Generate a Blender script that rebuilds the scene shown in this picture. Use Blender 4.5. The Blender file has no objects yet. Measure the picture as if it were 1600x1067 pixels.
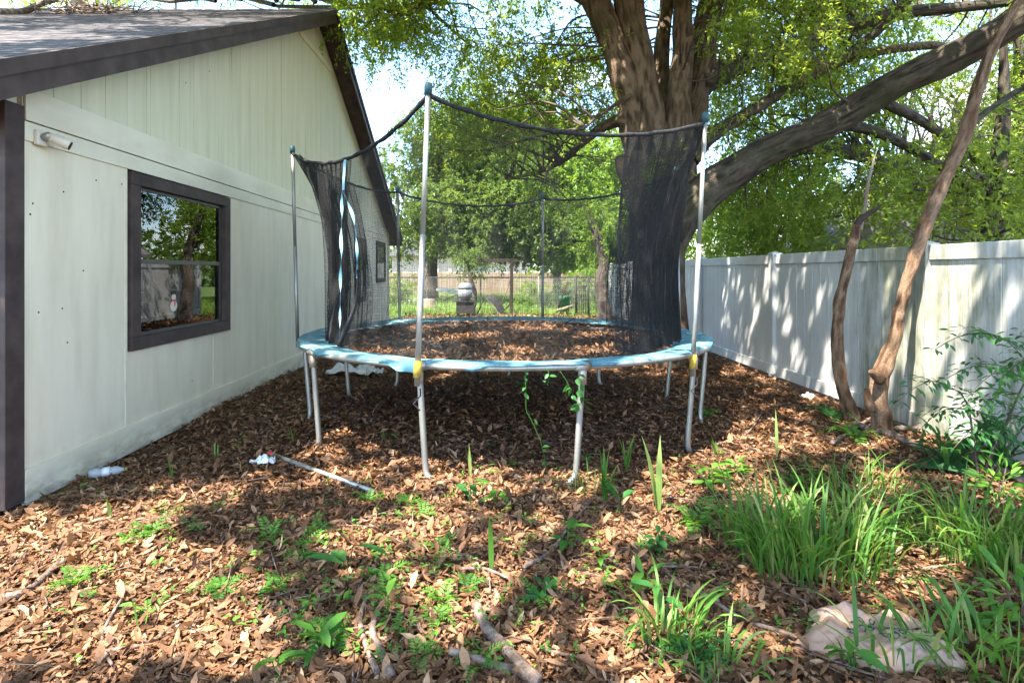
import bpy, math
import numpy as np
from mathutils import Vector, Matrix
R = math.radians
rng = np.random.default_rng(7)
scene = bpy.context.scene
C = bpy.context.collection

# ------------------------------------------------------------------ camera
F, VX, VY, H = 885.0, 772.0, 424.0, 1.55      # focal length (px), vanishing point (px), eye height (m)
cam = bpy.data.cameras.new('camera')
cam.sensor_fit = 'HORIZONTAL'; cam.sensor_width = 36.0; cam.lens = F/1600*36
cam.shift_x = (800-VX)/1600; cam.shift_y = -(533.5-VY)/1600
cam.clip_start = 0.05; cam.clip_end = 3000
cam_o = bpy.data.objects.new('camera', cam); C.objects.link(cam_o)
cam_o.location = (0, 0, H); cam_o.rotation_euler = (R(90), 0, 0)
scene.camera = cam_o

# ------------------------------------------------------------------ light
LIGHT = Vector((0.40, 0.42, -1.0)).normalized()          # where the sunlight travels
SUN = -LIGHT
sun = bpy.data.lights.new('sun', 'SUN'); sun.energy = 3.3; sun.angle = R(0.55); sun.color = (1, 0.93, 0.82)
sun_o = bpy.data.objects.new('sun', sun); C.objects.link(sun_o)
sun_o.rotation_euler = LIGHT.to_track_quat('-Z', 'Y').to_euler(); sun_o.location = (-10, -10, 30)
w = bpy.data.worlds.new('World'); scene.world = w; w.use_nodes = True
nt = w.node_tree; nt.nodes.clear()
out = nt.nodes.new('ShaderNodeOutputWorld'); bg = nt.nodes.new('ShaderNodeBackground')
sky = nt.nodes.new('ShaderNodeTexSky'); sky.sky_type = 'NISHITA'; sky.sun_disc = False
sky.sun_elevation = math.asin(SUN.z); sky.sun_rotation = math.atan2(SUN.x, SUN.y)
sky.air_density = 1.0; sky.dust_density = .6; sky.ozone_density = 2.5
tc = nt.nodes.new('ShaderNodeTexCoord'); mp = nt.nodes.new('ShaderNodeMapping'); mp.inputs['Scale'].default_value = (1, 1, 2.2); mp.inputs['Location'].default_value = (2.1, .4, 1.3)
nz = nt.nodes.new('ShaderNodeTexNoise'); nz.inputs['Scale'].default_value = 3.2; nz.inputs['Detail'].default_value = 7; nz.inputs['Roughness'].default_value = .58
rp = nt.nodes.new('ShaderNodeValToRGB'); rp.color_ramp.elements[0].position = .53; rp.color_ramp.elements[1].position = .75
mx = nt.nodes.new('ShaderNodeMix'); mx.data_type = 'RGBA'
mx.inputs['B'].default_value = (7.2, 6.5, 5.6, 1)
nt.links.new(tc.outputs['Generated'], mp.inputs[0]); nt.links.new(mp.outputs[0], nz.inputs['Vector'])
nt.links.new(nz.outputs['Fac'], rp.inputs[0]); nt.links.new(rp.outputs[0], mx.inputs['Factor'])
tint = nt.nodes.new('ShaderNodeMix'); tint.data_type = 'RGBA'; tint.blend_type = 'MULTIPLY'; tint.inputs['Factor'].default_value = 1; tint.inputs['B'].default_value = (.78, .85, .92, 1)
nt.links.new(sky.outputs[0], tint.inputs['A']); nt.links.new(tint.outputs['Result'], mx.inputs['A']); nt.links.new(mx.outputs['Result'], bg.inputs[0])
nt.links.new(bg.outputs[0], out.inputs[0]); bg.inputs[1].default_value = 0.15
scene.view_settings.view_transform = 'Standard'; scene.view_settings.look = 'None'
scene.view_settings.exposure = 3.05; scene.view_settings.gamma = 1.0
scene.view_settings.use_curve_mapping = False
cy = scene.cycles
cy.max_bounces = 7; cy.diffuse_bounces = 4; cy.glossy_bounces = 3; cy.transmission_bounces = 4; cy.transparent_max_bounces = 8
cy.caustics_reflective = False; cy.caustics_refractive = False; cy.use_denoising = True; cy.denoising_prefilter = 'NONE'; cy.use_adaptive_sampling = False
cy.sample_clamp_indirect = 6

# ------------------------------------------------------------------ helpers
def P(px, py, Y):                      # a pixel of the photograph at distance Y
    return np.array([(px-VX)/F*Y, Y, H-(py-VY)/F*Y])
def gz(x, y):                          # height of the ground
    win = np.clip((y+3)/3, 0, 1)*np.clip((22-y)/6, 0, 1)
    return win*(0.022*np.sin(1.3*x+.7*y)+0.016*np.sin(2.1*x-1.7*y+1)+0.010*np.sin(4.3*x+3.1*y+2))
def G(px, py):                         # a pixel on the ground
    Y = F*H/(py-VY); X = (px-VX)/F*Y
    return np.array([X, Y, float(gz(X, Y))])
def unit(v):
    v = np.asarray(v, float); return v/np.maximum(np.linalg.norm(v, axis=-1, keepdims=True), 1e-9)

def link(name, me, mat=None, parent=None, smooth=False):
    if mat is not None and not me.materials: me.materials.append(mat)
    if smooth: me.polygons.foreach_set('use_smooth', np.ones(len(me.polygons), bool))
    o = bpy.data.objects.new(name, me); C.objects.link(o)
    if parent is not None: o.parent = parent
    return o
def big(name, V, T, mat, parent=None, rnd=None, smooth=False):
    """numpy mesh: V (n,3), T (m,k) with one k"""
    V = np.ascontiguousarray(V, np.float32); T = np.ascontiguousarray(T, np.int32)
    me = bpy.data.meshes.new(name); k = T.shape[1]
    me.vertices.add(len(V)); me.vertices.foreach_set('co', V.ravel())
    me.loops.add(T.size); me.loops.foreach_set('vertex_index', T.ravel())
    me.polygons.add(len(T)); me.polygons.foreach_set('loop_start', np.arange(0, T.size, k, dtype=np.int32))
    me.update(calc_edges=True)
    if rnd is not None:
        a = me.attributes.new('rnd', 'FLOAT', 'POINT'); a.data.foreach_set('value', np.ascontiguousarray(rnd, np.float32))
    return link(name, me, mat, parent, smooth)
def empty(name, loc=(0, 0, 0), rz=0):
    o = bpy.data.objects.new(name, None); C.objects.link(o); o.location = loc; o.rotation_euler = (0, 0, rz)
    o.empty_display_size = .1
    return o
def tag(o, label=None, cat=None, group=None, kind=None):
    if label: o['label'] = label
    if cat: o['category'] = cat
    if group: o['group'] = group
    if kind: o['kind'] = kind
    return o

class MB:
    def __init__(s): s.v = []; s.f = []
    def add(s, v, f):
        n = len(s.v); s.v.extend([tuple(map(float, q)) for q in v]); s.f.extend([tuple(i+n for i in q) for q in f]); return s
    def box(s, x0, x1, y0, y1, z0, z1, M=None):
        v = [(x, y, z) for z in (z0, z1) for y in (y0, y1) for x in (x0, x1)]
        if M is not None: v = [tuple(M @ Vector(q)) for q in v]
        return s.add(v, [(0, 2, 3, 1), (4, 5, 7, 6), (0, 1, 5, 4), (2, 6, 7, 3), (0, 4, 6, 2), (1, 3, 7, 5)])
    def prism(s, poly, axis, a, b):
        """poly: 2-D outline; axis 'x': (y,z), 'y': (x,z), 'z': (x,y)"""
        put = {'x': lambda p, t: (t, p[0], p[1]), 'y': lambda p, t: (p[0], t, p[1]), 'z': lambda p, t: (p[0], p[1], t)}[axis]
        n = len(poly); v = [put(p, a) for p in poly]+[put(p, b) for p in poly]
        f = [tuple(range(n-1, -1, -1)), tuple(range(n, 2*n))]+[(i, (i+1) % n, n+(i+1) % n, n+i) for i in range(n)]
        return s.add(v, f)
    def tube(s, pts, rad, n=8, wob=None, cap=True):
        pts = np.asarray(pts, float); m = len(pts)
        rad = np.full(m, rad) if np.isscalar(rad) else np.asarray(rad, float)
        tan = np.gradient(pts, axis=0); tan = unit(tan)
        u = np.cross(tan[0], [0, 0, 1.0]);
        if np.linalg.norm(u) < .1: u = np.cross(tan[0], [0, 1.0, 0])
        u = unit(u); vs = []
        for i in range(m):
            u = unit(u-tan[i]*np.dot(u, tan[i])); b = np.cross(tan[i], u)
            for k in range(n):
                a = 2*math.pi*k/n; r = rad[i]*(wob(a, i, pts[i]) if wob else 1)
                vs.append(pts[i]+r*(math.cos(a)*u+math.sin(a)*b))
        fs = [(i*n+k, i*n+(k+1) % n, (i+1)*n+(k+1) % n, (i+1)*n+k) for i in range(m-1) for k in range(n)]
        if cap: fs += [tuple(range(n-1, -1, -1)), tuple((m-1)*n+k for k in range(n))]
        return s.add(vs, fs)
    def lathe(s, prof, c=(0, 0, 0), n=16, M=None):
        vs = []
        for r, z in prof:
            for k in range(n):
                a = 2*math.pi*k/n; q = Vector((r*math.cos(a), r*math.sin(a), z))
                if M is not None: q = M @ q
                vs.append((q[0]+c[0], q[1]+c[1], q[2]+c[2]))
        m = len(prof)
        fs = [(i*n+k, i*n+(k+1) % n, (i+1)*n+(k+1) % n, (i+1)*n+k) for i in range(m-1) for k in range(n)]
        fs += [tuple(range(n-1, -1, -1)), tuple((m-1)*n+k for k in range(n))]
        return s.add(vs, fs)
    def grid(s, pts):
        a, b = len(pts), len(pts[0])
        return s.add([q for r in pts for q in r], [(i*b+j, i*b+j+1, (i+1)*b+j+1, (i+1)*b+j) for i in range(a-1) for j in range(b-1)])
    def build(s, name, mat, parent=None, smooth=False, bevel=0):
        me = bpy.data.meshes.new(name); me.from_pydata(s.v, [], s.f); me.update()
        o = link(name, me, mat, parent, smooth)
        if bevel:
            m = o.modifiers.new('bevel', 'BEVEL'); m.width = bevel; m.segments = 2; m.limit_method = 'ANGLE'
        return o

def smooth_path(pts, n=24):
    """Catmull-Rom through the points (any columns)"""
    p = np.asarray(pts, float); q = np.vstack([2*p[0]-p[1], p, 2*p[-1]-p[-2]]); o = []
    m = len(p)-1
    for t in np.linspace(0, m, n):
        i = min(int(t), m-1); f = t-i; a, b, c, d = q[i:i+4]
        o.append(.5*((2*b)+(c-a)*f+(2*a-5*b+4*c-d)*f*f+(3*b-a-3*c+d)*f**3))
    return np.array(o)

# ------------------------------------------------------------------ materials
def N(nt, t, **kw):
    n = nt.nodes.new('ShaderNode'+t)
    for k, v in kw.items():
        if k in n.inputs: n.inputs[k].default_value = v
        else: setattr(n, k, v)
    return n
def ramp(nt, fac, cols):
    r = N(nt, 'ValToRGB'); e = r.color_ramp.elements
    while len(e) < len(cols): e.new(.5)
    for k, (p, c) in enumerate(cols): e[k].position = p; e[k].color = (*c[:3], 1)
    nt.links.new(fac, r.inputs[0]); return r.outputs[0]
def newmat(name):
    m = bpy.data.materials.new(name); m.use_nodes = True; nt = m.node_tree
    return m, nt, nt.nodes['Principled BSDF']
def coords(nt, scale=(1, 1, 1)):
    t = N(nt, 'TexCoord'); m = N(nt, 'Mapping'); m.inputs['Scale'].default_value = scale
    nt.links.new(t.outputs['Object'], m.inputs[0]); return m.outputs[0]
def noise(nt, vec, scale, detail=5, rough=.55):
    n = N(nt, 'TexNoise', Scale=scale, Detail=detail, Roughness=rough); nt.links.new(vec, n.inputs['Vector']); return n.outputs['Fac']
def mixc(nt, fac, a, b):
    m = N(nt, 'Mix', data_type='RGBA')
    for s, v in (('Factor', fac), ('A', a), ('B', b)):
        if isinstance(v, (tuple, list)): m.inputs[s].default_value = (*v[:3], 1)
        elif isinstance(v, (int, float)): m.inputs[s].default_value = v
        else: nt.links.new(v, m.inputs[s])
    return m.outputs['Result']
def bump(nt, bsdf, h, strength=.3, dist=.01):
    b = N(nt, 'Bump', Strength=strength, Distance=dist); nt.links.new(h, b.inputs['Height']); nt.links.new(b.outputs[0], bsdf.inputs['Normal'])
def mat(name, cols, scale=6, stretch=(1, 1, 1), rough=.7, bump_s=.25, bump_d=.005, bscale=None, metal=0, spec=.3, detail=6):
    """noise between colours"""
    m, nt, b = newmat(name); v = coords(nt, stretch); f = noise(nt, v, scale, detail)
    n = len(cols); nt.links.new(ramp(nt, f, [(.32+.36*i/max(n-1, 1), c) for i, c in enumerate(cols)]), b.inputs['Base Color'])
    b.inputs['Roughness'].default_value = rough; b.inputs['Metallic'].default_value = metal; b.inputs['Specular IOR Level'].default_value = spec
    if bump_s: bump(nt, b, noise(nt, v, bscale or scale*4, 6), bump_s, bump_d)
    return m
def leafmat(name, cols, trans=.4, rough=.5, tcol=1.25, spec=.3):
    """thin leaf: colour by the leaf's own random value, light shines through"""
    m, nt, b = newmat(name); a = N(nt, 'Attribute', attribute_name='rnd')
    n = len(cols); c = ramp(nt, a.outputs['Fac'], [(i/max(n-1, 1), k) for i, k in enumerate(cols)])
    nt.links.new(c, b.inputs['Base Color']); b.inputs['Roughness'].default_value = rough; b.inputs['Specular IOR Level'].default_value = spec
    if trans:
        t = N(nt, 'BsdfTranslucent'); mm = N(nt, 'Mix', data_type='RGBA', blend_type='MULTIPLY'); mm.inputs['Factor'].default_value = 1
        nt.links.new(c, mm.inputs['A']); mm.inputs['B'].default_value = (tcol*1.5, tcol*1.35, tcol*.55, 1)
        nt.links.new(mm.outputs['Result'], t.inputs[0]); s = N(nt, 'MixShader'); s.inputs[0].default_value = trans
        nt.links.new(b.outputs[0], s.inputs[1]); nt.links.new(t.outputs[0], s.inputs[2])
        nt.links.new(s.outputs[0], nt.nodes['Material Output'].inputs['Surface'])
    return m

M = {}
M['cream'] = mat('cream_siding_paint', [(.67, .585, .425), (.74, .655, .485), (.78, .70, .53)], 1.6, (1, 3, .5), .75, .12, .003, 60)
def soil_stain(m, z1, depth=.5):
    nt = m.node_tree; b = nt.nodes['Principled BSDF']; src = b.inputs['Base Color'].links[0].from_socket
    sep = N(nt, 'SeparateXYZ'); nt.links.new(coords(nt), sep.inputs[0]); f = noise(nt, coords(nt, (1, 1, 2.5)), 5, 7, .7)
    a = N(nt, 'MapRange'); nt.links.new(sep.outputs['Z'], a.inputs['Value']); a.inputs['From Min'].default_value = z1; a.inputs['From Max'].default_value = 0.0
    k = N(nt, 'Math', operation='MULTIPLY'); nt.links.new(a.outputs[0], k.inputs[0]); nt.links.new(ramp(nt, f, [(.38, (0, 0, 0)), (.62, (depth, depth, depth))]), k.inputs[1])
    g = ramp(nt, noise(nt, coords(nt, (1, 2, .5)), 2.3, 8, .7), [(.55, (0, 0, 0)), (.75, (.14, .14, .14))])
    c = mixc(nt, g, src, (.38, .36, .27)); nt.links.new(mixc(nt, k.outputs[0], c, (.17, .12, .08)), b.inputs['Base Color'])
soil_stain(M['cream'], .4, .3)
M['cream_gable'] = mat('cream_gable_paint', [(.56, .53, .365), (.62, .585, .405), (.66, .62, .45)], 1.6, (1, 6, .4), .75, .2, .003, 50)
M['cream_trim'] = mat('cream_trim_paint', [(.64, .575, .415), (.70, .635, .475), (.73, .67, .515)], 2.5, (1, .6, 2), .7, .15, .003, 40)
soil_stain(M['cream_trim'], .22, .8)
M['brown'] = mat('brown_trim_paint', [(.042, .028, .025), (.062, .043, .038), (.085, .06, .052)], 5, (1, 1, 1), .65, .3, .003, 40)
M['shingle'] = mat('asphalt_shingle', [(.055, .052, .056), (.11, .10, .104), (.21, .19, .187)], 6, (1, 1, 1), .9, .5, .004, 160)
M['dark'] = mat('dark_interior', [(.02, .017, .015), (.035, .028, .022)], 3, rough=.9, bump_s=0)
M['roombrown'] = mat('brown_room_wall', [(.30, .12, .06), (.36, .15, .08)], 3, rough=.8, bump_s=0)
M['blind'] = mat('white_blind', [(.5, .5, .45), (.6, .6, .55)], 3, rough=.6, bump_s=0)
M['bronze'] = mat('bronze_window_metal', [(.05, .043, .036), (.075, .062, .05)], 8, rough=.4, bump_s=0, spec=.5)
M['vinyl_white'] = mat('white_plastic', [(.60, .54, .42), (.68, .63, .52)], 5, rough=.45, bump_s=0, spec=.5)
M['black'] = mat('black_plastic', [(.01, .01, .01), (.02, .02, .02)], 9, rough=.4, bump_s=0)
M['galv'] = mat('galvanised_steel', [(.27, .26, .23), (.38, .37, .33), (.46, .45, .41)], 9, (1, 1, .25), .5, .1, .001, 60, metal=.75, spec=.5)
M['rusty'] = mat('rusty_steel', [(.33, .33, .31), (.4, .37, .32), (.3, .16, .07)], 7, (1, 1, .4), .55, .2, .002, 50, metal=.5)
M['yellow'] = mat('yellow_foam', [(.36, .23, .03), (.48, .32, .045), (.25, .17, .05)], 14, rough=.8)
M['teal_cap'] = mat('teal_plastic', [(.02, .055, .065), (.03, .08, .09)], 9, rough=.5)
M['cord'] = mat('black_sleeve', [(.012, .012, .013), (.03, .03, .032)], 30, rough=.9, bump_s=.6, bump_d=.01, bscale=60)
M['net'] = mat('black_net_thread', [(.02, .02, .02), (.032, .031, .031)], 3, rough=.8, bump_s=0)
M['zip'] = mat('light_blue_tape', [(.17, .42, .55), (.27, .55, .68), (.42, .66, .76)], 14, rough=.6)
M['mat'] = mat('jumping_mat', [(.022, .022, .024), (.04, .04, .042), (.09, .085, .085)], 3, rough=.75, bump_s=.2)
M['plastic_bag'] = mat('pink_plastic_film', [(.44, .27, .19), (.54, .36, .27), (.6, .44, .36)], 5, rough=.35, bump_s=.4, bump_d=.01, bscale=14, spec=.5)
def film_shine(m, k=.35, tint=(.7, .42, .3)):
    nt = m.node_tree; b = nt.nodes['Principled BSDF']; t = N(nt, 'BsdfTranslucent'); t.inputs[0].default_value = (*tint, 1); x = N(nt, 'MixShader'); x.inputs[0].default_value = k
    nt.links.new(b.outputs[0], x.inputs[1]); nt.links.new(t.outputs[0], x.inputs[2]); nt.links.new(x.outputs[0], nt.nodes['Material Output'].inputs['Surface'])
film_shine(M['plastic_bag'])
M['white_film'] = mat('white_plastic_film', [(.5, .5, .5), (.7, .7, .7)], 8, rough=.35, bump_s=.5, bump_d=.01, bscale=20, spec=.5)
M['bagprint'] = mat('green_print', [(.015, .05, .05), (.025, .07, .065)], 9, rough=.6, bump_s=0)
M['wood'] = mat('weathered_wood', [(.14, .10, .07), (.22, .165, .12), (.3, .24, .18)], 5, (1, 1, .15), .85, .3)
M['wood_dark'] = mat('dark_post_wood', [(.035, .024, .016), (.06, .042, .028)], 5, (1, 1, .15), .85, .3)
M['tan_wood'] = mat('tan_fence_wood', [(.28, .20, .14), (.36, .27, .19)], 2, (1, 1, .1), .85, .2)
M['concrete'] = mat('concrete', [(.4, .38, .36), (.5, .48, .45)], 2, rough=.9)
M['iron'] = mat('black_iron', [(.02, .02, .02), (.04, .038, .035), (.06, .045, .035)], 9, rough=.6, spec=.4)
M['grey_metal'] = mat('grey_painted_metal', [(.22, .23, .25), (.3, .31, .33)], 9, rough=.4, metal=.3, spec=.5)
M['green_plastic'] = mat('green_plastic', [(.03, .16, .09), (.05, .22, .13)], 5, rough=.5)
M['pink_wall'] = mat('pink_stucco', [(.55, .42, .38), (.62, .48, .43)], 2, rough=.9)
M['pale_wall'] = mat('pale_stucco', [(.6, .57, .56), (.66, .64, .62)], 2, rough=.9)
M['roof_far'] = mat('far_roof_shingle', [(.16, .15, .16), (.22, .2, .2)], 2, rough=.9)
M['stick'] = mat('dead_stick_bark', [(.06, .04, .03), (.15, .105, .08), (.27, .21, .165)], 26, (1, 1, 1), .9, .9, .012, 60)
M['rusty_red'] = mat('red_cap', [(.5, .03, .06), (.55, .04, .08)], 5, rough=.4, bump_s=0)

def fence_mat():
    m, nt, b = newmat('white_vinyl_with_algae'); v = coords(nt)
    sep = N(nt, 'SeparateXYZ'); nt.links.new(v, sep.inputs[0])
    base = ramp(nt, noise(nt, v, 1.3, 4), [(.3, (.46, .46, .45)), (.7, (.56, .56, .55))])
    v2 = coords(nt, (1, 2.2, .45)); f1 = noise(nt, v2, 1.6, 9, .68); v3 = coords(nt, (1, 9, .5)); f2 = noise(nt, v3, 3, 6, .7)
    # where the algae grows: a long patch by the post, thinning out either way
    def bell(c, wd):
        a = N(nt, 'Math', operation='SUBTRACT'); nt.links.new(sep.outputs['Y'], a.inputs[0]); a.inputs[1].default_value = c
        d = N(nt, 'Math', operation='DIVIDE'); nt.links.new(a.outputs[0], d.inputs[0]); d.inputs[1].default_value = wd
        p = N(nt, 'Math', operation='POWER'); nt.links.new(d.outputs[0], p.inputs[0]); p.inputs[1].default_value = 2
        e = N(nt, 'Math', operation='MULTIPLY'); nt.links.new(p.outputs[0], e.inputs[0]); e.inputs[1].default_value = -1
        x = N(nt, 'Math', operation='EXPONENT'); nt.links.new(e.outputs[0], x.inputs[0]); return x.outputs[0]
    g = N(nt, 'Math', operation='MULTIPLY_ADD'); nt.links.new(bell(5.55, 1.15), g.inputs[0]); g.inputs[1].default_value = .36
    nt.links.new(f1, g.inputs[2])
    g2 = N(nt, 'Math', operation='MULTIPLY_ADD'); nt.links.new(f2, g2.inputs[0]); g2.inputs[1].default_value = .6; nt.links.new(g.outputs[0], g2.inputs[2])
    sc_ = N(nt, 'Math', operation='MULTIPLY'); nt.links.new(g2.outputs[0], sc_.inputs[0]); sc_.inputs[1].default_value = .6
    k = ramp(nt, sc_.outputs[0], [(.55, (0, 0, 0)), (.72, (1, 1, 1))])
    gcol = ramp(nt, noise(nt, v, 7, 4), [(.35, (.12, .125, .07)), (.65, (.25, .245, .15))])
    kk = N(nt, 'Math', operation='MULTIPLY'); nt.links.new(k, kk.inputs[0]); kk.inputs[1].default_value = .85
    nt.links.new(mixc(nt, kk.outputs[0], base, gcol), b.inputs['Base Color'])
    b.inputs['Roughness'].default_value = .5; b.inputs['Specular IOR Level'].default_value = .4
    return m
M['fence'] = fence_mat()

def surf(nt, scale=(1, 1, 1)):
    a = N(nt, 'Attribute', attribute_name='bk'); m = N(nt, 'Mapping'); m.inputs['Scale'].default_value = scale
    nt.links.new(a.outputs['Vector'], m.inputs[0]); return m.outputs[0]
def pad_mat():
    m, nt, b = newmat('faded_blue_vinyl'); v = surf(nt)
    c = ramp(nt, noise(nt, v, 3.5, 5), [(.3, (.06, .19, .24)), (.55, (.11, .28, .33)), (.75, (.2, .38, .42))])
    v2 = surf(nt, (.45, 1.6, 1)); wv = noise(nt, v2, 7, 8, .7); k = ramp(nt, wv, [(.53, (0, 0, 0)), (.66, (.9, .9, .9))])
    v3 = noise(nt, v2, 11, 8, .75); d = ramp(nt, v3, [(.56, (0, 0, 0)), (.70, (.9, .9, .9))])
    c = mixc(nt, k, c, (.52, .6, .6)); c = mixc(nt, d, c, (.07, .07, .06))
    nt.links.new(c, b.inputs['Base Color']); b.inputs['Roughness'].default_value = .62
    bump(nt, b, noise(nt, surf(nt, (.6, 1.4, 1)), 8, 8, .7), .9, .04); return m
M['pad'] = pad_mat()

def bark_mat(name, dark, mid, light, moss=None, sc=9):
    """pattern runs along the limb (attribute bk: across, across, along; rg: ridge height)"""
    m, nt, b = newmat(name); v = surf(nt, (1, 1, .26)); f = noise(nt, v, sc*2.6, 10, .78); g = noise(nt, surf(nt, (1, 1, .5)), 2.2, 5)
    rg = N(nt, 'Attribute', attribute_name='rg').outputs['Fac']
    h = N(nt, 'Math', operation='MULTIPLY_ADD'); nt.links.new(rg, h.inputs[0]); h.inputs[1].default_value = .60; nt.links.new(f, h.inputs[2])
    c = ramp(nt, h.outputs[0], [(.58, dark), (.80, mid), (.98, light)])
    c = mixc(nt, ramp(nt, g, [(.35, (0, 0, 0)), (.65, (.6, .6, .6))]), c, mid)
    if moss:
        k = ramp(nt, noise(nt, coords(nt), 1.7, 6, .65), [(.48, (0, 0, 0)), (.64, (.8, .8, .8))]); c = mixc(nt, k, c, moss)
    nt.links.new(c, b.inputs['Base Color']); b.inputs['Roughness'].default_value = .92; b.inputs['Specular IOR Level'].default_value = .15
    bump(nt, b, h.outputs[0], 1.0, .09); return m
M['oak_bark'] = bark_mat('oak_bark', (.018, .011, .007), (.12, .078, .05), (.27, .19, .13), (.095, .08, .04))
M['limb_bark'] = bark_mat('mossy_limb_bark', (.016, .012, .009), (.075, .06, .044), (.16, .13, .10), (.065, .068, .032))
M['snag_bark'] = bark_mat('red_brown_peeling_bark', (.045, .022, .014), (.19, .105, .06), (.42, .28, .18), None, 14)
M['far_bark'] = bark_mat('grey_bark', (.06, .045, .04), (.14, .11, .09), (.2, .165, .135))
M['twig'] = mat('twig_bark', [(.06, .043, .032), (.12, .092, .07)], 20, rough=.9, bump_s=.3)

M['oak_leaf'] = leafmat('oak_leaf', [(.08, .125, .024), (.14, .205, .038), (.21, .285, .055), (.30, .37, .08)], .54)
M['far_leaf'] = leafmat('far_oak_leaf', [(.07, .115, .028), (.11, .17, .04), (.16, .23, .055)], .45)
M['lime_leaf'] = leafmat('bright_leaf', [(.11, .19, .03), (.17, .27, .045), (.25, .35, .07)], .45)
M['dark_leaf'] = leafmat('dark_leaf', [(.025, .07, .02), (.04, .10, .028), (.07, .15, .035)], .35)
M['weed'] = leafmat('weed_leaf', [(.05, .15, .022), (.085, .22, .03), (.14, .29, .045)], .4)
M['weed_dark'] = leafmat('deep_green_leaf', [(.025, .10, .028), (.04, .145, .035), (.07, .2, .045)], .35, .4)
M['grass'] = leafmat('grass_blade', [(.04, .115, .02), (.07, .17, .027), (.115, .23, .037), (.30, .29, .12)], .38)
M['lawn_blade'] = leafmat('lawn_blade', [(.16, .27, .04), (.22, .34, .06), (.30, .40, .09)], .4)
M['palm'] = leafmat('palmetto_leaf', [(.02, .07, .018), (.05, .13, .03)], .2)
M['litter'] = leafmat('dead_leaf', [(.055, .027, .014), (.14, .068, .034), (.235, .118, .060), (.32, .18, .098), (.44, .29, .18)], .12, .65, 1.0, .25)

def add_grain(m, scale=90, lo=.6):
    nt = m.node_tree; b = nt.nodes['Principled BSDF']; src = b.inputs['Base Color'].links[0].from_socket; f = noise(nt, coords(nt), scale, 5, .7)
    c = ramp(nt, f, [(.3, (lo, lo, lo)), (.7, (1.25, 1.22, 1.15))]); k = N(nt, 'Mix', data_type='RGBA', blend_type='MULTIPLY'); k.inputs['Factor'].default_value = 1
    nt.links.new(src, k.inputs['A']); nt.links.new(c, k.inputs['B']); nt.links.new(k.outputs['Result'], b.inputs['Base Color']); bump(nt, b, f, .5, .004)
add_grain(M['litter'])
def ground_mat():
    m, nt, b = newmat('soil_and_grass'); v = coords(nt); sep = N(nt, 'SeparateXYZ'); nt.links.new(v, sep.inputs[0])
    soil = ramp(nt, noise(nt, v, 9, 9, .7), [(.3, (.045, .026, .018)), (.55, (.10, .06, .038)), (.75, (.17, .105, .068))])
    grass = ramp(nt, noise(nt, v, 3, 8, .7), [(.3, (.09, .15, .03)), (.7, (.17, .24, .06))])
    a = N(nt, 'MapRange'); nt.links.new(sep.outputs['Y'], a.inputs['Value']); a.inputs['From Min'].default_value = 17.5; a.inputs['From Max'].default_value = 20
    nt.links.new(mixc(nt, a.outputs[0], soil, grass), b.inputs['Base Color']); b.inputs['Roughness'].default_value = .95; b.inputs['Specular IOR Level'].default_value = .1
    bump(nt, b, noise(nt, v, 30, 6), .6, .03); return m
M['ground'] = ground_mat()

def glass_mat():
    m, nt, b = newmat('window_glass'); nt.nodes.remove(b)
    t = N(nt, 'BsdfTransparent'); t.inputs[0].default_value = (.8, .83, .8, 1); g = N(nt, 'BsdfGlossy', Roughness=.015)
    f = N(nt, 'Fresnel', IOR=1.65); s = N(nt, 'MixShader')
    nt.links.new(f.outputs[0], s.inputs[0]); nt.links.new(t.outputs[0], s.inputs[1]); nt.links.new(g.outputs[0], s.inputs[2])
    nt.links.new(s.outputs[0], nt.nodes['Material Output'].inputs['Surface']); return m
M['glass'] = glass_mat()
def clear_mat():
    m, nt, b = newmat('clear_bottle_plastic'); b.inputs['Base Color'].default_value = (.75, .8, .82, 1); b.inputs['Roughness'].default_value = .12
    b.inputs['Transmission Weight'].default_value = .6; b.inputs['IOR'].default_value = 1.3; return m
M['clear'] = clear_mat()

# ------------------------------------------------------------------ leaves and blades (numpy)
def leaf4(P0, D, Nn, L, W, fold=.25, mid=.45):
    """flat folded leaf, 4 corners, two triangles"""
    D = unit(D); S = unit(np.cross(D, Nn)); Nn = np.cross(S, D)
    L = np.asarray(L)[:, None]; W = np.asarray(W)[:, None]
    V = np.stack([P0, P0+D*L*mid+S*W/2+Nn*W*fold, P0+D*L, P0+D*L*mid-S*W/2+Nn*W*fold], 1)
    n = len(P0); i = np.arange(n)[:, None]*4
    T = np.concatenate([i+np.array([0, 3, 2]), i+np.array([0, 2, 1])], 0)
    return V.reshape(-1, 3), T
def leaf8(P0, D, Nn, L, W, fold=.2, curl=.3):
    """curled leaf with a midrib, 8 points"""
    D = unit(D); S = unit(np.cross(D, Nn)); Nn = np.cross(S, D)
    n = len(P0); L = np.broadcast_to(L, n)[:, None]; W = np.broadcast_to(W, n)[:, None]; fold = np.broadcast_to(fold, n)[:, None]; curl = np.broadcast_to(curl, n)[:, None]
    def st(a, wd): # station
        m = P0+D*L*a-Nn*L*curl*a*a
        return m+S*W*wd+Nn*W*fold*wd*2, m, m-S*W*wd+Nn*W*fold*wd*2
    b = P0; l1, m1, r1 = st(.34, .42); l2, m2, r2 = st(.7, .38); t = P0+D*L-Nn*L*curl
    V = np.stack([b, l1, m1, r1, l2, m2, r2, t], 1)
    i = np.arange(n)[:, None]*8
    T = np.concatenate([i+np.array(q) for q in ((0, 2, 1), (0, 3, 2), (1, 2, 5), (1, 5, 4), (2, 3, 6), (2, 6, 5), (4, 5, 7), (5, 6, 7))], 0)
    return V.reshape(-1, 3), T
def rdir(n, r=rng):
    return unit(r.normal(size=(n, 3)))
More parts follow.
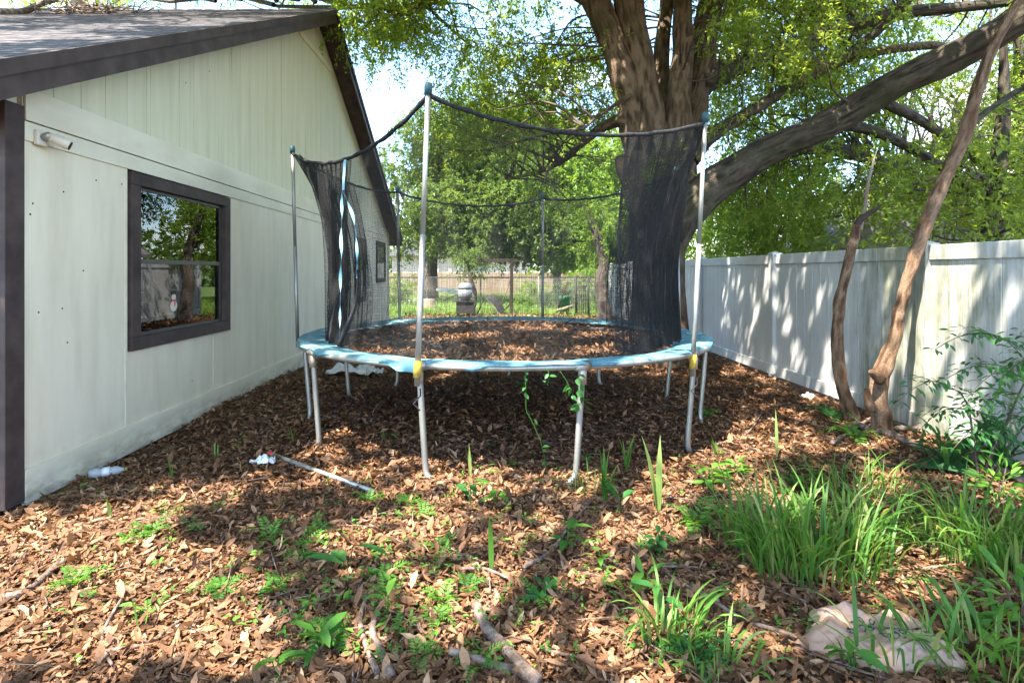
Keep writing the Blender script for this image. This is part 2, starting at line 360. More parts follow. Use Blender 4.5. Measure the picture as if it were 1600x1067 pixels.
def blades(base, az, length, lean, bend, width, m=7, r=rng):
    """strap blades: arcs that start near upright and bend over"""
    n = len(base); t = np.linspace(0, 1, m); az = np.asarray(az); h = np.stack([np.cos(az), np.sin(az), 0*az], 1)
    ang = np.asarray(lean)[:, None]+np.asarray(bend)[:, None]*t[None]**1.4
    step = np.asarray(length)[:, None]/(m-1)
    dx = np.sin(ang)*step; dz = np.cos(ang)*step
    X = np.concatenate([np.zeros((n, 1)), np.cumsum(dx[:, :-1], 1)], 1); Z = np.concatenate([np.zeros((n, 1)), np.cumsum(dz[:, :-1], 1)], 1)
    c = base[:, None]+h[:, None]*X[..., None]+np.array([0, 0, 1.])*Z[..., None]
    side = np.stack([-np.sin(az), np.cos(az), 0*az], 1)
    tw = r.normal(0, .5, n)[:, None]*t
    prof = np.minimum(1, .45+t*2.2)*np.clip((1-t)*2.6, .03, 1)
    s3 = side[:, None]*np.cos(tw)[..., None]+(np.cross(side, h)[:, None])*np.sin(tw)[..., None]
    o = s3*(np.asarray(width)[:, None]*prof/2)[..., None]
    V = np.stack([c-o, c+o], 2).reshape(n, -1, 3)
    i = np.arange(n)[:, None]*2*m
    T = np.concatenate([i+np.array([2*k, 2*k+1, 2*k+3, 2*k+2]) for k in range(m-1)], 0)
    return V.reshape(-1, 3), T
def merge(parts):
    """[(V,T,rnd-per-vertex)] with equal face size -> one"""
    V = []; T = []; Q = []; n = 0
    for v, t, q in parts:
        V.append(v); T.append(t+n); Q.append(q); n += len(v)
    return np.concatenate(V), np.concatenate(T), np.concatenate(Q)
def tri(T):
    return T if T.shape[1] == 3 else np.concatenate([T[:, [0, 1, 2]], T[:, [0, 2, 3]]])
def threads(name, lines, nrm, r, mat, parent, keep=None):
    """lines (n,m,3) as thin three-sided strands"""
    n, m, _ = lines.shape; tan = unit(np.gradient(lines, axis=1)); U = unit(np.cross(tan, nrm))
    V = np.stack([lines+r*(math.cos(a)*U+math.sin(a)*nrm) for a in (0.5, 2.6, 4.7)], 2).reshape(-1, 3)
    i = (np.arange(n)[:, None]*m+np.arange(m-1)[None])
    if keep is not None: i = i[keep]
    i = i.ravel()*3
    T = np.concatenate([np.stack([i+k, i+(k+1) % 3, i+3+(k+1) % 3, i+3+k], 1) for k in range(3)], 0)
    return V, T

# =================================================================== THE SETTING
# ground: one sheet to the horizon
xs = np.concatenate([[-900, -300, -120, -60, -30, -18], np.linspace(-12, 14, 150), [20, 32, 60, 120, 300, 900]])
ys = np.concatenate([[-300, -80, -25, -10], np.linspace(-4, 24, 160), [27, 31, 36, 44, 56, 80, 140, 300, 900]])
XX, YY = np.meshgrid(xs, ys); ZZ = gz(XX, YY)
nx, ny = len(xs), len(ys); i = (np.arange(ny-1)[:, None]*nx+np.arange(nx-1)).ravel()
ground = big('ground', np.stack([XX, YY, ZZ], -1).reshape(-1, 3), np.stack([i, i+1, i+nx+1, i+nx], 1), M['ground'], smooth=True)
tag(ground, kind='structure')
MB().grid([[(x, y, .02) for x in (-12, -3.8)] for y in (26.5, 33)]).build('driveway', M['concrete'])['kind'] = 'structure'

# ------------------------------------------------------------------- house
WX = -3.12                                   # plane of the gable wall
house = empty('house', (WX, 3.6, 0))
tag(house, 'cream panelled house with brown trim and a dark shingled gable roof', 'house')
def hp(mb, name, m, parent=house, bevel=0, smooth=False):
    o = mb.build(name, m, parent, smooth, bevel); o.matrix_parent_inverse = Matrix.Translation(-Vector((WX, 3.6, 0))) if parent is house else Matrix.Identity(4)
    return o
RAKE = -2.77; Y0, YR, Y1 = 3.16, 9.95, 17.1; Z0, ZR = 2.72, 6.13
SL = (ZR-Z0)/(YR-Y0)
def rz(y): return Z0+(y-Y0)*SL if y <= YR else ZR-(y-YR)*SL        # roof top
XW = -13.0
C0, C1 = 3.59, 16.7
# lower wall panels, one mesh each, with slightly recessed seams
seams = [3.74, 4.80, 6.30, 7.85, 9.44, 11.03, 12.62, 14.2, 15.3, 16.58]
WIN = (4.84, 6.65, .865, 2.405)
for a, b in zip(seams[:-1], seams[1:]):
    a += .006; b -= .006; mb = MB()
    if a > 4.79 and b < 6.31: mb.box(WX-.03, WX, a, b, .2, WIN[2]-.004)
    elif 6 < a < 6.5: mb.prism([(a, .2), (b, .2), (b, 2.45), (WIN[1]+.004, 2.45), (WIN[1]+.004, WIN[2]-.004), (a, WIN[2]-.004)], 'x', WX-.03, WX)
    else: mb.box(WX-.03, WX, a, b, .2, 2.45)
    hp(mb, 'siding_panel', M['cream'])
for y in seams[1:-1]:
    z1 = WIN[2]-.006 if y < 6.4 and y > 4.9 else 2.418
    hp(MB().box(WX-.02, WX+.004, y-.013, y+.013, .238, z1), 'batten', M['cream_trim'])
nails = np.random.default_rng(8)
for px, py in ((99, 300), (51, 318), (47, 335), (130, 423), (97, 482), (190, 288), (60, 488), (105, 535), (150, 282), (300, 595), (70, 728), (290, 130), (327, 112), (62, 172)):
    y_ = 2761/(772-px); p = P(px, py, y_)
    hp(MB().lathe([(.007, 0), (.006, .003)], (WX+.001, p[1], p[2]), 8, Matrix.Rotation(R(90), 4, 'Y')), 'nail_head', M['iron'])
# trim boards
hp(MB().box(WX-.01, WX+.022, 3.748, C1, .0, .235), 'skirt_board', M['cream_trim'], bevel=.003)
hp(MB().box(WX-.01, WX+.016, 3.748, C1, 2.42, 2.546), 'trim_board', M['cream_trim'], bevel=.003)
hp(MB().box(WX-.01, WX+.022, 3.748, C1, 2.554, 2.77), 'trim_board', M['cream_trim'], bevel=.003)
# gable boards, each cut to the slope
yb = np.arange(3.74, C1, .268); edges = list(yb)+[C1]
for k, (a, b) in enumerate(zip(edges[:-1], edges[1:])):
    a += .0022; b -= .0022; top = lambda y: rz(y)-.14
    pts = [(a, 2.6), (b, 2.6), (b, top(b))]
    if a < YR < b: pts.append((YR, top(YR)))
    pts.append((a, top(a)))
    if top(a) < 2.62 or top(b) < 2.62: continue
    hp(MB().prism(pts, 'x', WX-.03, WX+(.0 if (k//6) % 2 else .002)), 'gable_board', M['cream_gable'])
for y in (5.15, 6.74, 8.32, 9.93, 11.5, 13.1):
    zt = rz(y)-.2
    hp(MB().box(WX-.02, WX+.0055, y-.012, y+.012, 2.775, zt), 'batten', M['cream_gable'])
hw = (ZR-.2-5.33)/SL
hp(MB().box(WX-.01, WX+.02, YR-hw+.3, YR+hw-.3, 5.33, 5.42), 'trim_board', M['cream_trim'])
# backing wall behind the boards (with the window opening) and the front wall round the corner
back = MB()
back.box(WX-.12, WX-.031, C0, WIN[0], 0, 2.6); back.box(WX-.12, WX-.031, WIN[1], C1, 0, 2.6)
back.box(WX-.12, WX-.031, WIN[0], WIN[1], 0, WIN[2]); back.box(WX-.12, WX-.031, WIN[0], WIN[1], WIN[3], 2.6)
back.prism([(C0+.1, 2.6), (C1-.1, 2.6), (C1-.1, rz(C1)-.16), (YR, ZR-.17), (C0+.1, rz(C0)-.17)], 'x', WX-.12, WX-.032)
hp(back, 'wall_core', M['dark'])
hp(MB().box(XW, WX-.03, C0+.03, C0+.15, .05, rz(C0)-.17), 'front_wall', M['cream'])
hp(MB().box(XW, WX-.03, C1-.15, C1-.03, 0, rz(C1)-.17), 'rear_wall', M['cream'])
hp(MB().box(WX-.09, WX+.02, C0-.0, 3.742, .03, 2.64), 'corner_board', M['brown'], bevel=.004)
hp(MB().box(WX-.22, WX-.091, C0-.01, C0+.028, .03, 2.6), 'corner_board', M['brown'], bevel=.004)
hp(MB().box(WX-.35, WX-.05, C0-.025, C0+.15, 0, .028), 'foundation_edge', M['concrete'])
hp(MB().box(WX-.09, WX+.02, C1+.002, C1+.03, .03, 2.5), 'corner_board', M['cream_trim'])
# roof
roof = hp(MB().prism([(Y0, Z0), (YR, ZR), (Y1, rz(Y1)), (Y1, rz(Y1)-.10), (YR, ZR-.10), (Y0, Z0-.10)], 'x', XW, RAKE-.045), 'roof', M['shingle'])
def rp_(mb, name, m, bevel=0): 
    o = mb.build(name, m, roof, bevel=bevel); return o
for (ya, yc, s) in ((Y0-.012, YR, 1), (YR, Y1, -1)):
    za, zc = (Z0-.006, ZR) if s > 0 else (ZR, rz(Y1))
    hp(MB().prism([(ya, za+.012), (yc, zc+.012), (yc, zc-.085), (ya, za-.085)], 'x', RAKE-.044, RAKE+.012), 'drip_board', M['brown'])
    hp(MB().prism([(ya, za-.088), (yc, zc-.088), (yc, zc-.225), (ya, za-.225)], 'x', RAKE-.05, RAKE-.012), 'fascia', M['brown'])
    hp(MB().prism([(ya, za-.13), (yc, zc-.13), (yc, zc-.155), (ya, za-.155)], 'x', WX+.024, RAKE-.051), 'soffit', M['brown'])
hp(MB().box(XW, RAKE-.05, Y0-.04, Y0-.013, Z0-.22, Z0+.004), 'eave_fascia', M['brown'])
hp(MB().box(XW, RAKE-.05, Y1+.001, Y1+.03, rz(Y1)-.22, rz(Y1)+.004), 'eave_fascia', M['brown'])
# shingles on the slope that faces us: the 300 nearest are pieces, the rest one part
slope = math.atan(SL); cs, sn = math.cos(slope), math.sin(slope)
def shingle_data(wd):
    mb = MB(); mb.prism([(0, .004), (.17, .002), (.17, .0085), (0, .0135)], 'x', -wd/2, wd/2); me = bpy.data.meshes.new('shingle'); me.from_pydata(mb.v, [], mb.f); me.materials.append(M['shingle']); return me
SH = [shingle_data(.29), shingle_data(.24), shingle_data(.32)]
spots = []
rr = np.random.default_rng(3); L = (YR-Y0)/cs
for k, s in enumerate(np.arange(0, L-.1, .135)):
    x = RAKE-.05-.005
    while x > -10.2:
        j = int(rr.integers(0, 3)); wd = (.29, .24, .32)[j]; x -= wd/2+.004; spots.append((x, s, j)); x -= wd/2
spots.sort(key=lambda q: (q[0]**2+(Y0+q[1]*cs)**2))
rest = MB(); RX = Matrix.Rotation(slope, 4, 'X')
for k, (x, s, j) in enumerate(spots):
    Mx = Matrix.Translation((x, Y0+s*cs, Z0+s*sn+.001*(k % 3))) @ RX
    if k < 300:
        o = bpy.data.objects.new('shingle', SH[j]); C.objects.link(o); o.parent = roof; o.matrix_local = Mx
    else:
        rest.add([tuple(Mx @ v.co) for v in SH[j].vertices], [tuple(p.vertices) for p in SH[j].polygons])
rp_(rest, 'shingle_field', M['shingle'])['kind'] = 'stuff'
hp(MB().prism([(YR-.17, ZR-.075), (YR, ZR+.022), (YR+.17, ZR-.075), (YR, ZR+.005)], 'x', XW, RAKE-.05), 'ridge_cap', M['shingle'])
pv = P(122, 28, 8.6); hp(MB().tube([(pv[0], 8.6, rz(8.6)-.1), (pv[0], 8.6, rz(8.6)+.9)], .10, 14), 'vent_pipe', M['galv'], smooth=True)
hp(MB().lathe([(.2, -.14), (.17, .0), (.12, .07)], (pv[0], 8.6, rz(8.6)+.02), 14), 'vent_flashing', M['galv'], smooth=True)

# windows
def window(y0, y1, z0, z1, tw, name_label, deep):
    wd = empty('window', (WX, y0, z0)); wd.parent = house; wd.matrix_parent_inverse = Matrix.Translation(-Vector((WX, 3.6, 0)))
    off = Vector((WX, y0, z0))
    def q(mb, nm, m, bevel=0):
        o = mb.build(nm, m, wd, bevel=bevel); o.location = -off; return o
    for bx in ((y0, y1, z1-tw*.85, z1), (y0, y1, z0, z0+tw*.9), (y0, y0+tw, z0+tw*.9+.002, z1-tw*.85-.002), (y1-tw, y1, z0+tw*.9+.002, z1-tw*.85-.002)):
        q(MB().box(WX-.05, WX+.028, *bx), 'casing_board', M['brown'], .004)
    a, b, c, d = y0+tw+.002, y1-tw-.002, z0+tw*.9+.002, z1-tw*.85-.002
    fr = .028; xf = WX-.03 if deep else WX+.002
    zm = c+(d-c)*.5
    for bx in ((a, b, d-fr, d), (a, b, c, c+fr), (a, a+fr, c+fr, d-fr), (b-fr, b, c+fr, d-fr)):
        q(MB().box(xf-.015, xf+.012, *bx), 'sash_rail', M['bronze'])
    q(MB().box(xf-.014, xf+.016, a+fr, b-fr, zm-.02, zm+.02), 'meeting_rail', M['bronze'])
    q(MB().box(xf-.004, xf, a+fr, b-fr, zm+.02, d-fr), 'pane', M['glass']); q(MB().box(xf-.010, xf-.006, a+fr, b-fr, c+fr, zm-.02), 'pane', M['glass'])
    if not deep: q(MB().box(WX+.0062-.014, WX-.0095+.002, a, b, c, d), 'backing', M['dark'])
    return wd, (a, b, c, d, zm, q)
win, (wa, wb, wc, wd_, wm, wq) = window(*WIN, .125, None, True)
# room behind the near window
room = MB()
room.box(-6.2, -6.15, 4.2, 8.2, 0, 2.5); room.box(-6.15, WX-.13, 4.1, 4.15, 0, 2.5); room.box(-6.15, WX-.13, 8.2, 8.25, 0, 2.5)
room.box(-6.15, WX-.13, 4.15, 8.2, 2.5, 2.55); hp(room, 'room', M['roombrown'])
hp(MB().box(-6.15, WX-.13, 4.15, 8.2, -.02, .03), 'room_floor', M['dark'])
for k in range(5): wq(MB().box(WX-.10, WX-.06, wa+.03, wb-.03, wd_-.06-.028*k, wd_-.04-.028*k), 'blind_slat', M['blind'])
wq(MB().box(WX-.16, WX-.11, 5.68, 5.72, wc+.02, wd_-.05), 'curtain_edge', M['blind'])
cur = []
for kz in range(2):
    cur.append([(WX-.2-.02*math.sin(9*t), 5.9+.75*t, (wc+.0, wm+.02)[kz]) for t in np.linspace(-.3, -.08, 14)])
wq(MB().grid(cur), 'curtain', M['blind'])
shelf = empty('shelf', (WX-.5, 5.0, 0)); tag(shelf, 'dark shelf of boxes seen inside through the near window pane', 'shelf')
for k, z in enumerate((.55, .95, 1.3, 1.62)):
    o = MB().box(-.25, .1, 0.05, .62, z, z+.03).build('board', M['dark'], shelf)
    o = MB().box(-.18, .05, .1+.05*k, .32+.06*k, z+.031, z+.2+.03*(k % 2)).build('box', [M['teal_cap'], M['roombrown'], M['iron'], M['roombrown']][k], shelf)
window(12.65, 13.75, .83, 2.33, .1, None, False)
window(14.95, 16.2, 1.25, 2.36, .1, None, False)
# snowman cling on the lower pane
sx = WX-.0388; sm = P(277, 470, 2761/(772-277.)); sy, sz = sm[1], sm[2]
snow = empty('snowman_sticker', (sx, sy, sz-.1)); tag(snow, 'small white snowman sticker with red scarf on the lower window pane', 'sticker')
def disc(cy_, cz, r, t0, t1, ry=1): return MB().prism([(cy_+r*ry*math.cos(a), cz+r*math.sin(a)) for a in np.linspace(0, 2*math.pi, 19)[:-1]], 'x', t0, t1)
disc(0, .05, .055, .003, .005, 1.05).build('body', M['vinyl_white'], snow); disc(0, .135, .036, .003, .0055).build('head', M['vinyl_white'], snow)
MB().box(.006, .0075, -.042, .04, .095, .112).build('scarf', M['rusty_red'], snow); MB().box(.006, .0075, .005, .025, .05, .094).build('scarf_end', M['rusty_red'], snow)
MB().box(.003, .006, -.028, .028, .172, .2).build('hat', M['black'], snow); MB().box(.003, .0065, -.042, .042, .164, .172).build('hat_brim', M['black'], snow)

# security camera
sc = empty('security_camera', (WX+.016, 3.86, 2.46)); tag(sc, 'small ivory security camera on the trim board by the brown corner', 'camera')
MB().box(0, .03, -.045, .045, -.055, .05).build('mount', M['vinyl_white'], sc, bevel=.008)
Mr = Matrix.Translation((.075, .03, .0)) @ Matrix.Rotation(R(20), 4, 'X') @ Matrix.Rotation(R(-28), 4, 'Z')
MB().lathe([(.024, 0), (.024, .05)], n=12, M=Matrix.Translation((.03, 0, 0)) @ Matrix.Rotation(R(70), 4, 'Y')).build('arm', M['galv'], sc, True)
Mb = Matrix.Translation((.075, .02, .005)) @ Vector((.80, .48, -.42)).to_track_quat('Z', 'Y').to_matrix().to_4x4()
MB().lathe([(.024, -.03), (.032, .0), (.034, .03), (.035, .105), (.033, .108)], n=18, M=Mb).build('housing', M['vinyl_white'], sc, True)
MB().lathe([(.03, .1085), (.03, .115), (.015, .116)], n=18, M=Mb).build('lens', M['black'], sc, True)

# branch litter on the roof
rb = MB(); r5 = np.random.default_rng(15)
def on_roof(px, py, yy): 
    p = P(px, py, yy); return np.array([p[0], yy, rz(yy)+.05])
rb.tube(smooth_path([on_roof(-10, 0, 8.2), on_roof(35, 0, 8.3), on_roof(62, 0, 8.5)+[0, 0, .1], on_roof(90, 0, 8.7)+[0, 0, .16]], 12), np.linspace(.06, .03, 12), 7)
tag(rb.build('fallen_branch', M['stick'], smooth=True), 'dark fallen branch lying on the shingled roof beside the vent pipe', 'branch')
rb = MB()
for k in range(90):
    c = np.array([pv[0]+.1+r5.normal(0, .42)+.15, 8.45+r5.normal(0, .12), 0]); c[2] = rz(c[1])+.03+abs(r5.normal(0, .05)); d = r5.normal(size=3)*[.18, .1, .08]
    rb.tube([c-d, c+d*.2+r5.normal(0, .03, 3), c+d], .008, 4)
tag(rb.build('twig_heap', M['stick'], smooth=True), 'heap of pale twigs caught against the vent pipe on the roof', 'twigs', kind='stuff')

# ------------------------------------------------------------------- white vinyl fence
FX = 4.12
fence = empty('vinyl_fence', (FX, 5.4, 0)); tag(fence, 'white vinyl privacy fence with green algae stains along the right side', 'fence')
def fp(mb, nm, bevel=0):
    o = mb.build(nm, M['fence'], fence, bevel=bevel); o.location = (-FX, -5.4, 0); return o
posts = [-.45, 2.47, 5.39, 8.31, 11.23, 14.15, 17.07, 20.0]
for y in posts:
    fp(MB().box(FX-.065, FX+.065, y-.065, y+.065, -.05, 1.80), 'post', .006)
    cap = MB().lathe([(.10, 1.8), (.10, 1.815), (.08, 1.82), (.012, 1.84)], (0, 0, 0), 4, Matrix.Rotation(R(45), 4, 'Z')); cap.v = [(a+FX, b+y, c) for a, b, c in cap.v]
    fp(cap, 'post_cap')
for a, b in zip(posts[:-1], posts[1:]):
    a += .0652; b -= .0652
    fp(MB().box(FX-.035, FX+.035, a, b, 1.655, 1.795), 'rail', .006); fp(MB().box(FX-.035, FX+.035, a, b, .03, .18), 'rail', .006)
    n = 15; w_ = (b-a)/n
    for k in range(n):
        y = a+k*w_; x = FX-.012+float(rng.normal(0, .0012))
        fp(MB().prism([(x+.004, y+.001), (x, y+.006), (x, y+w_-.006), (x+.004, y+w_-.001), (x+.024, y+w_-.001), (x+.024, y+.001)], 'z', .178, 1.657), 'plank')

# ------------------------------------------------------------------- far yard
cl = empty('chain_link_fence', (0, 21, 0)); tag(cl, 'grey chain link fence across the far end of the yard', 'fence')
CY = 21.0; CH = 1.32; cxs = [-4.6, -2.6, -.35, 1.95, 3.95]
for x in np.arange(-4.8, 4.0, 2.15): MB().tube([(x, 0, 0), (x, 0, CH+.02)], .03, 8).build('post', M['galv'], cl, True)
MB().tube([(-5.2, 0, CH), (4.0, 0, CH)], .024, 8).build('top_rail', M['iron'], cl, True)
ln = []
for x in np.arange(-6.6, 4.0, .085):
    ln.append([(x, -.03, .03), (x+CH, -.03, CH)]); ln.append([(x+CH, -.026, .03), (x, -.026, CH)])
ln = np.array(ln); ln[..., 0] = np.clip(ln[..., 0], -6, 4.05)
V, T = threads('w', ln, np.broadcast_to(np.array([0, -1., 0]), ln.shape), .0035, None, None)
big('wire_mesh', V, T, M['galv'], cl)
# heap of dark gate mesh leaning in the corner
gt = empty('leaning_gate', (3.05, 20.2, 0)); tag(gt, 'dark wire gate leaning in the far corner beside the white fence', 'gate')
for x in (-.12, .32): MB().tube([(x, 0, 0), (x, .15, 1.36)], .04, 8).build('upright', M['iron'], gt, True)
for k in range(9): MB().tube([(-.12, .015*k, .06+.16*k), (.32, .015*k, .06+.16*k)], .012, 6).build('bar', M['iron'], gt, True)
for k in range(6): MB().tube([(-.08+.075*k, 0, .05), (-.08+.075*k, .15, 1.3)], .01, 6).build('bar', M['iron'], gt, True)
# far wooden fence
wf = empty('wooden_fence', (-8, 36, 0)); tag(wf, 'tan wooden board fence beyond the chain link', 'fence')
data = None
for k, x in enumerate(np.arange(0, 16, .17)):
    if data is None:
        mb = MB().box(0, .158, 0, .02, .05, 1.45); me = bpy.data.meshes.new('board'); me.from_pydata(mb.v, [], mb.f); me.materials.append(M['tan_wood']); data = me
    o = bpy.data.objects.new('board', data); C.objects.link(o); o.parent = wf; o.location = (x, .012*(k % 2), .02*math.sin(k*1.7))
for z in (.4, 1.15): MB().box(0, 16, .035, .08, z, z+.09).build('rail', M['tan_wood'], wf)
# far houses
def far_house(name, label, x0, x1, y, h, wall, wins):
    e = empty(name, (x0, y, 0)); tag(e, label, 'house')
    MB().box(0, x1-x0, 0, 9, 0, h).build('wall', wall, e)
    MB().prism([(-.6, h), (x1-x0+.6, h), (x1-x0+.6, h+.15), ((x1-x0)*.8, h+2.0), ((x1-x0)*.2, h+2.0), (-.6, h+.15)], 'y', -.6, 9.6).build('roof', M['roof_far'], e)
    for a, b, c, d in wins:
        wn = MB().box(a-.08, b+.08, -.04, -.002, c-.08, d+.08).build('window', M['tan_wood'], e); MB().box(a, b, -.06, -.041, c, d).build('pane', M['grey_metal'], wn)
    return e
far_house('far_house', 'pink and white far house beyond the wooden fence', -9, 3.2, 50, 2.9, M['pink_wall'], [(2.6, 3.7, 1.2, 2.2), (7, 8.2, 1.0, 2.2)])
far_house('neighbour_house', 'pale neighbour house with low roof behind the vinyl fence', 9.5, 20, 15.5, 2.15, M['pale_wall'], [(2, 3.2, .9, 1.8)])
fh = bpy.data.objects['far_house']
for x in (3.9, 5.0): MB().box(x, x+.25, -.12, -.003, 0, 2.88).build('pilaster', M['pink_wall'], fh)

# smoker grill
g0 = P(727, 490, 19.6); gr = empty('smoker_grill', (g0[0], 19.6, 0)); tag(gr, 'grey domed smoker grill on a black box base in the far yard', 'grill')
MB().box(-.3, .3, -.25, .25, .10, .5).build('base_box', M['iron'], gr, bevel=.01); MB().box(-.38, .36, -.3, .3, .502, .54).build('shelf', M['iron'], gr)
MB().lathe([(.15, .541), (.15, .6), (.22, .64), (.25, .70), (.25, .93)], n=18).build('drum', M['grey_metal'], gr, True)
MB().lathe([(.255, .932), (.255, 1.0), (.22, 1.09), (.13, 1.15), (.02, 1.17)], n=18).build('lid', M['grey_metal'], gr, True)
MB().box(-.05, .05, -.03, .03, 1.165, 1.21).build('handle', M['iron'], gr)
for x in (-.26, .26):
    for y in (-.2, .2): MB().tube([(x, y, 0), (x, y, .1)], .025, 6).build('leg', M['iron'], gr)
# timber frame
tf = empty('timber_frame', (.63, 20.3, 0)); tag(tf, 'brown timber post with a cross beam in the far yard', 'post')
MB().box(-.06, .06, -.06, .06, 0, 1.88).build('post', M['wood_dark'], tf); MB().box(-1.25, .2, -.05, .05, 1.882, 2.0).build('beam', M['wood_dark'], tf)
MB().tube([(-.4, 0, .02), (-.03, 0, .4)], .03, 6).build('brace', M['wood_dark'], tf)
# junk along the far fence
jk = empty('tilted_board', (-.15, 19.9, 0)); tag(jk, 'dark bent panel leaning behind the smoker grill', 'panel')
MB().grid([[(-.2+.5*t+.12*k, .1*k, .62-.55*t*t+.05*k) for t in np.linspace(0, 1, 8)] for k in (0, 1, 2)]).build('sheet', M['iron'], jk, True)
MB().tube([(-.45, 0, .02), (-.2, .05, .62)], .02, 6).build('prop', M['iron'], jk); MB().tube([(-.35, -.1, .85), (.35, 0, .03)], .018, 6).build('pole', M['wood'], jk)
def pole(name, label, a, b, r, m, cat='pole'):
    o = MB().tube([np.zeros(3), np.asarray(b)-a], r, 8).build(name, m, None, True); o.location = a; return tag(o, label, cat)
pole('leaning_pole', 'tan pole leaning on the timber post in the far yard', P(783, 478, 20.6), P(800, 432, 20.6), .022, M['wood'])
pole('leaning_pole', 'reddish pole leaning beside the green bin', P(872, 482, 20.2), P(887, 440, 20.2), .028, M['snag_bark'])
pole('fallen_post', 'weathered grey post lying below the green bin', P(868, 486, 19.8), P(895, 478, 19.8), .05, M['wood'], 'post')
gb = P(882, 480, 20.5); gbo = empty('green_bin', (gb[0], 20.5, 0)); tag(gbo, 'green plastic bin standing at the chain link fence', 'bin')
MB().lathe([(.17, 0), (.2, .55), (.215, .56), (.215, .6)], n=14).build('tub', M['green_plastic'], gbo, True); MB().lathe([(.22, .601), (.21, .64), (.05, .66)], n=14).build('lid', M['green_plastic'], gbo, True)
# wheelbarrow-like tipped cart in the far yard
ct = P(700, 464, 27); cto = empty('tipped_cart', (ct[0], 27, 0)); tag(cto, 'white tray of a tipped garden cart on the far lawn', 'cart')
MB().prism([(-.55, .62), (.5, .42), (.62, .5), (.3, .72), (-.5, .78)], 'y', -.3, .3).build('tray', M['white_film'], cto, bevel=.03)
for y in (-.22, .22):
    MB().tube([(-.5, y, .02), (.4, y, .42)], .025, 6).build('leg', M['iron'], cto); MB().tube([(.5, y, .02), (.45, y, .42)], .025, 6).build('leg', M['iron'], cto)
st = P(668, 485, 23); sto = empty('tree_stump', (st[0], 23, 0)); tag(sto, 'pale cut stump below the far oak', 'stump')
MB().lathe([(.42, 0), (.34, .12), (.3, .35), (.28, .42), (.02, .43)], n=14).build('bole', M['tan_wood'], sto, True)

# =================================================================== TRAMPOLINE
TC = np.array([.1, 6.15, 0]); TR = 2.10; TH = .86; RB = 1.84
tramp = empty('trampoline', tuple(TC)); tag(tramp, 'round trampoline with torn blue pad, steel legs and black net full of leaves', 'trampoline')
def tp(o): o.location = tuple(-TC); return o
def ring(a, r, z): return np.array([TC[0]+r*math.sin(R(a)), TC[1]-r*math.cos(R(a)), z])
fr = [ring(a, TR, TH) for a in np.linspace(0, 360, 121)]
tp(MB().tube(fr, .026, 10, cap=False).build('frame_ring', M['galv'], tramp, True))
legs = [(-18, 'a'), (15, 'a'), (49, 'b'), (80, 'b'), (-52, 'c'), (-84, 'c'), (106, 'd'), (140, 'd'), (-112, 'e'), (-137, 'e'), (176, 'f')]
for a, g in legs:
    bend = {-18: 6, 15: -6, 49: 5, 80: -5, -52: -5, -84: 5, 106: 5, 140: -5, -112: -5, -137: 5, 176: 5}[a]
    top = ring(a, TR, TH-.03); knee = ring(a+bend*.1, TR-.06, .12); foot = ring(a+bend*.22, TR-.06, .03); run = ring(a+bend*.6, TR-.06, -.04)
    lg = tp(MB().tube(smooth_path([top, .5*(top+knee), knee, foot, run], 20), .0235, 10).build('leg', M['galv'], tramp, True))
    sk = MB().tube([ring(a, TR-.001, TH-.13), ring(a, TR, TH-.028)], .031, 10); sk.build('socket', M['rusty'], lg, True)
    sk = MB().tube([ring(a-1.6, TR, TH), ring(a+1.6, TR, TH)], .033, 10); sk.build('bracket', M['rusty'] if a in (15, -52) else M['galv'], lg, True)
# mat, sagging a little
mt = [[(TC+np.array([0, 0, TH-.035-.09*(1-(r/RB)**2)])+np.array([r*math.sin(t), -r*math.cos(t), 0])) for t in np.linspace(0, 2*math.pi, 65)] for r in np.linspace(.01, RB, 10)]
def mat_z(r): return TH-.035-.09*(1-(r/RB)**2)
tp(MB().grid(mt).build('mat', M['mat'], tramp, True))
tp(MB().tube([ring(a, RB, TH-.03+.008*math.sin(a*.31)) for a in np.linspace(0, 360, 97)], .016, 6, cap=False).build('mat_edge', M['cord'], tramp, True))
# springs between mat and frame
spr = None
for k in range(72):
    a = k*5+2
    tp(MB().tube([ring(a, RB+.015, TH-.025), ring(a, TR-.02, TH-.005)], .011, 5).build('spring', M['galv'], tramp, True))
# pad in sections, puckered and slipping
rp5 = np.random.default_rng(11)
def pad(a0, a1):
    na = max(8, int((a1-a0)/1.5)); rows = []; ph = rp5.uniform(0, 6, 6)
    for a in np.linspace(a0, a1, na):
        e = .012*math.sin(a*.13+ph[0])+.006*math.sin(a*.41+ph[1])
        drop = .006+.05*max(0, math.sin(a*.21+ph[1])-.86)*5+.012*math.sin(a*.11+ph[2])+.005*math.sin(a*.47+ph[4]); ins = .035*math.sin(a*.09+ph[3])+.02*math.sin(a*.3+ph[5])
        wv = .006*math.sin(a*.45+ph[2])
        pr = [(RB-.03+ins, TH+.004), (RB+.08+ins*.6, TH+.020+wv), (TR-.10, TH+.028-wv), (TR-.01, TH+.036+wv*.5), (TR+.016+e, TH+.031), (TR+.028+e, TH+.024-drop*.4), (TR+.030+e, TH+.014-drop), (TR+.025+e, TH+.016-drop), (TR+.016+e*.6, TH+.020), (TR-.1, TH+.018-wv), (RB+.02+ins, TH-.002)]
        rows.append([ring(a, r, z) for r, z in pr]+[ring(a, *pr[0])])
    mb = MB().grid(rows); n = len(rows[0])-1
    mb.f += [tuple(range(n)), tuple((na-1)*(n+1)+k for k in range(n-1, -1, -1))]
    o = tp(mb.build('pad_section', M['pad'], tramp, True)); n += 1
    bk = np.array([(R(a)*TR, .09*min(j, n-j)+a0, 0) for a in np.linspace(a0, a1, na) for j in range(n)], np.float32)
    o.data.attributes.new('bk', 'FLOAT_VECTOR', 'POINT').data.foreach_set('vector', bk.ravel()); return o
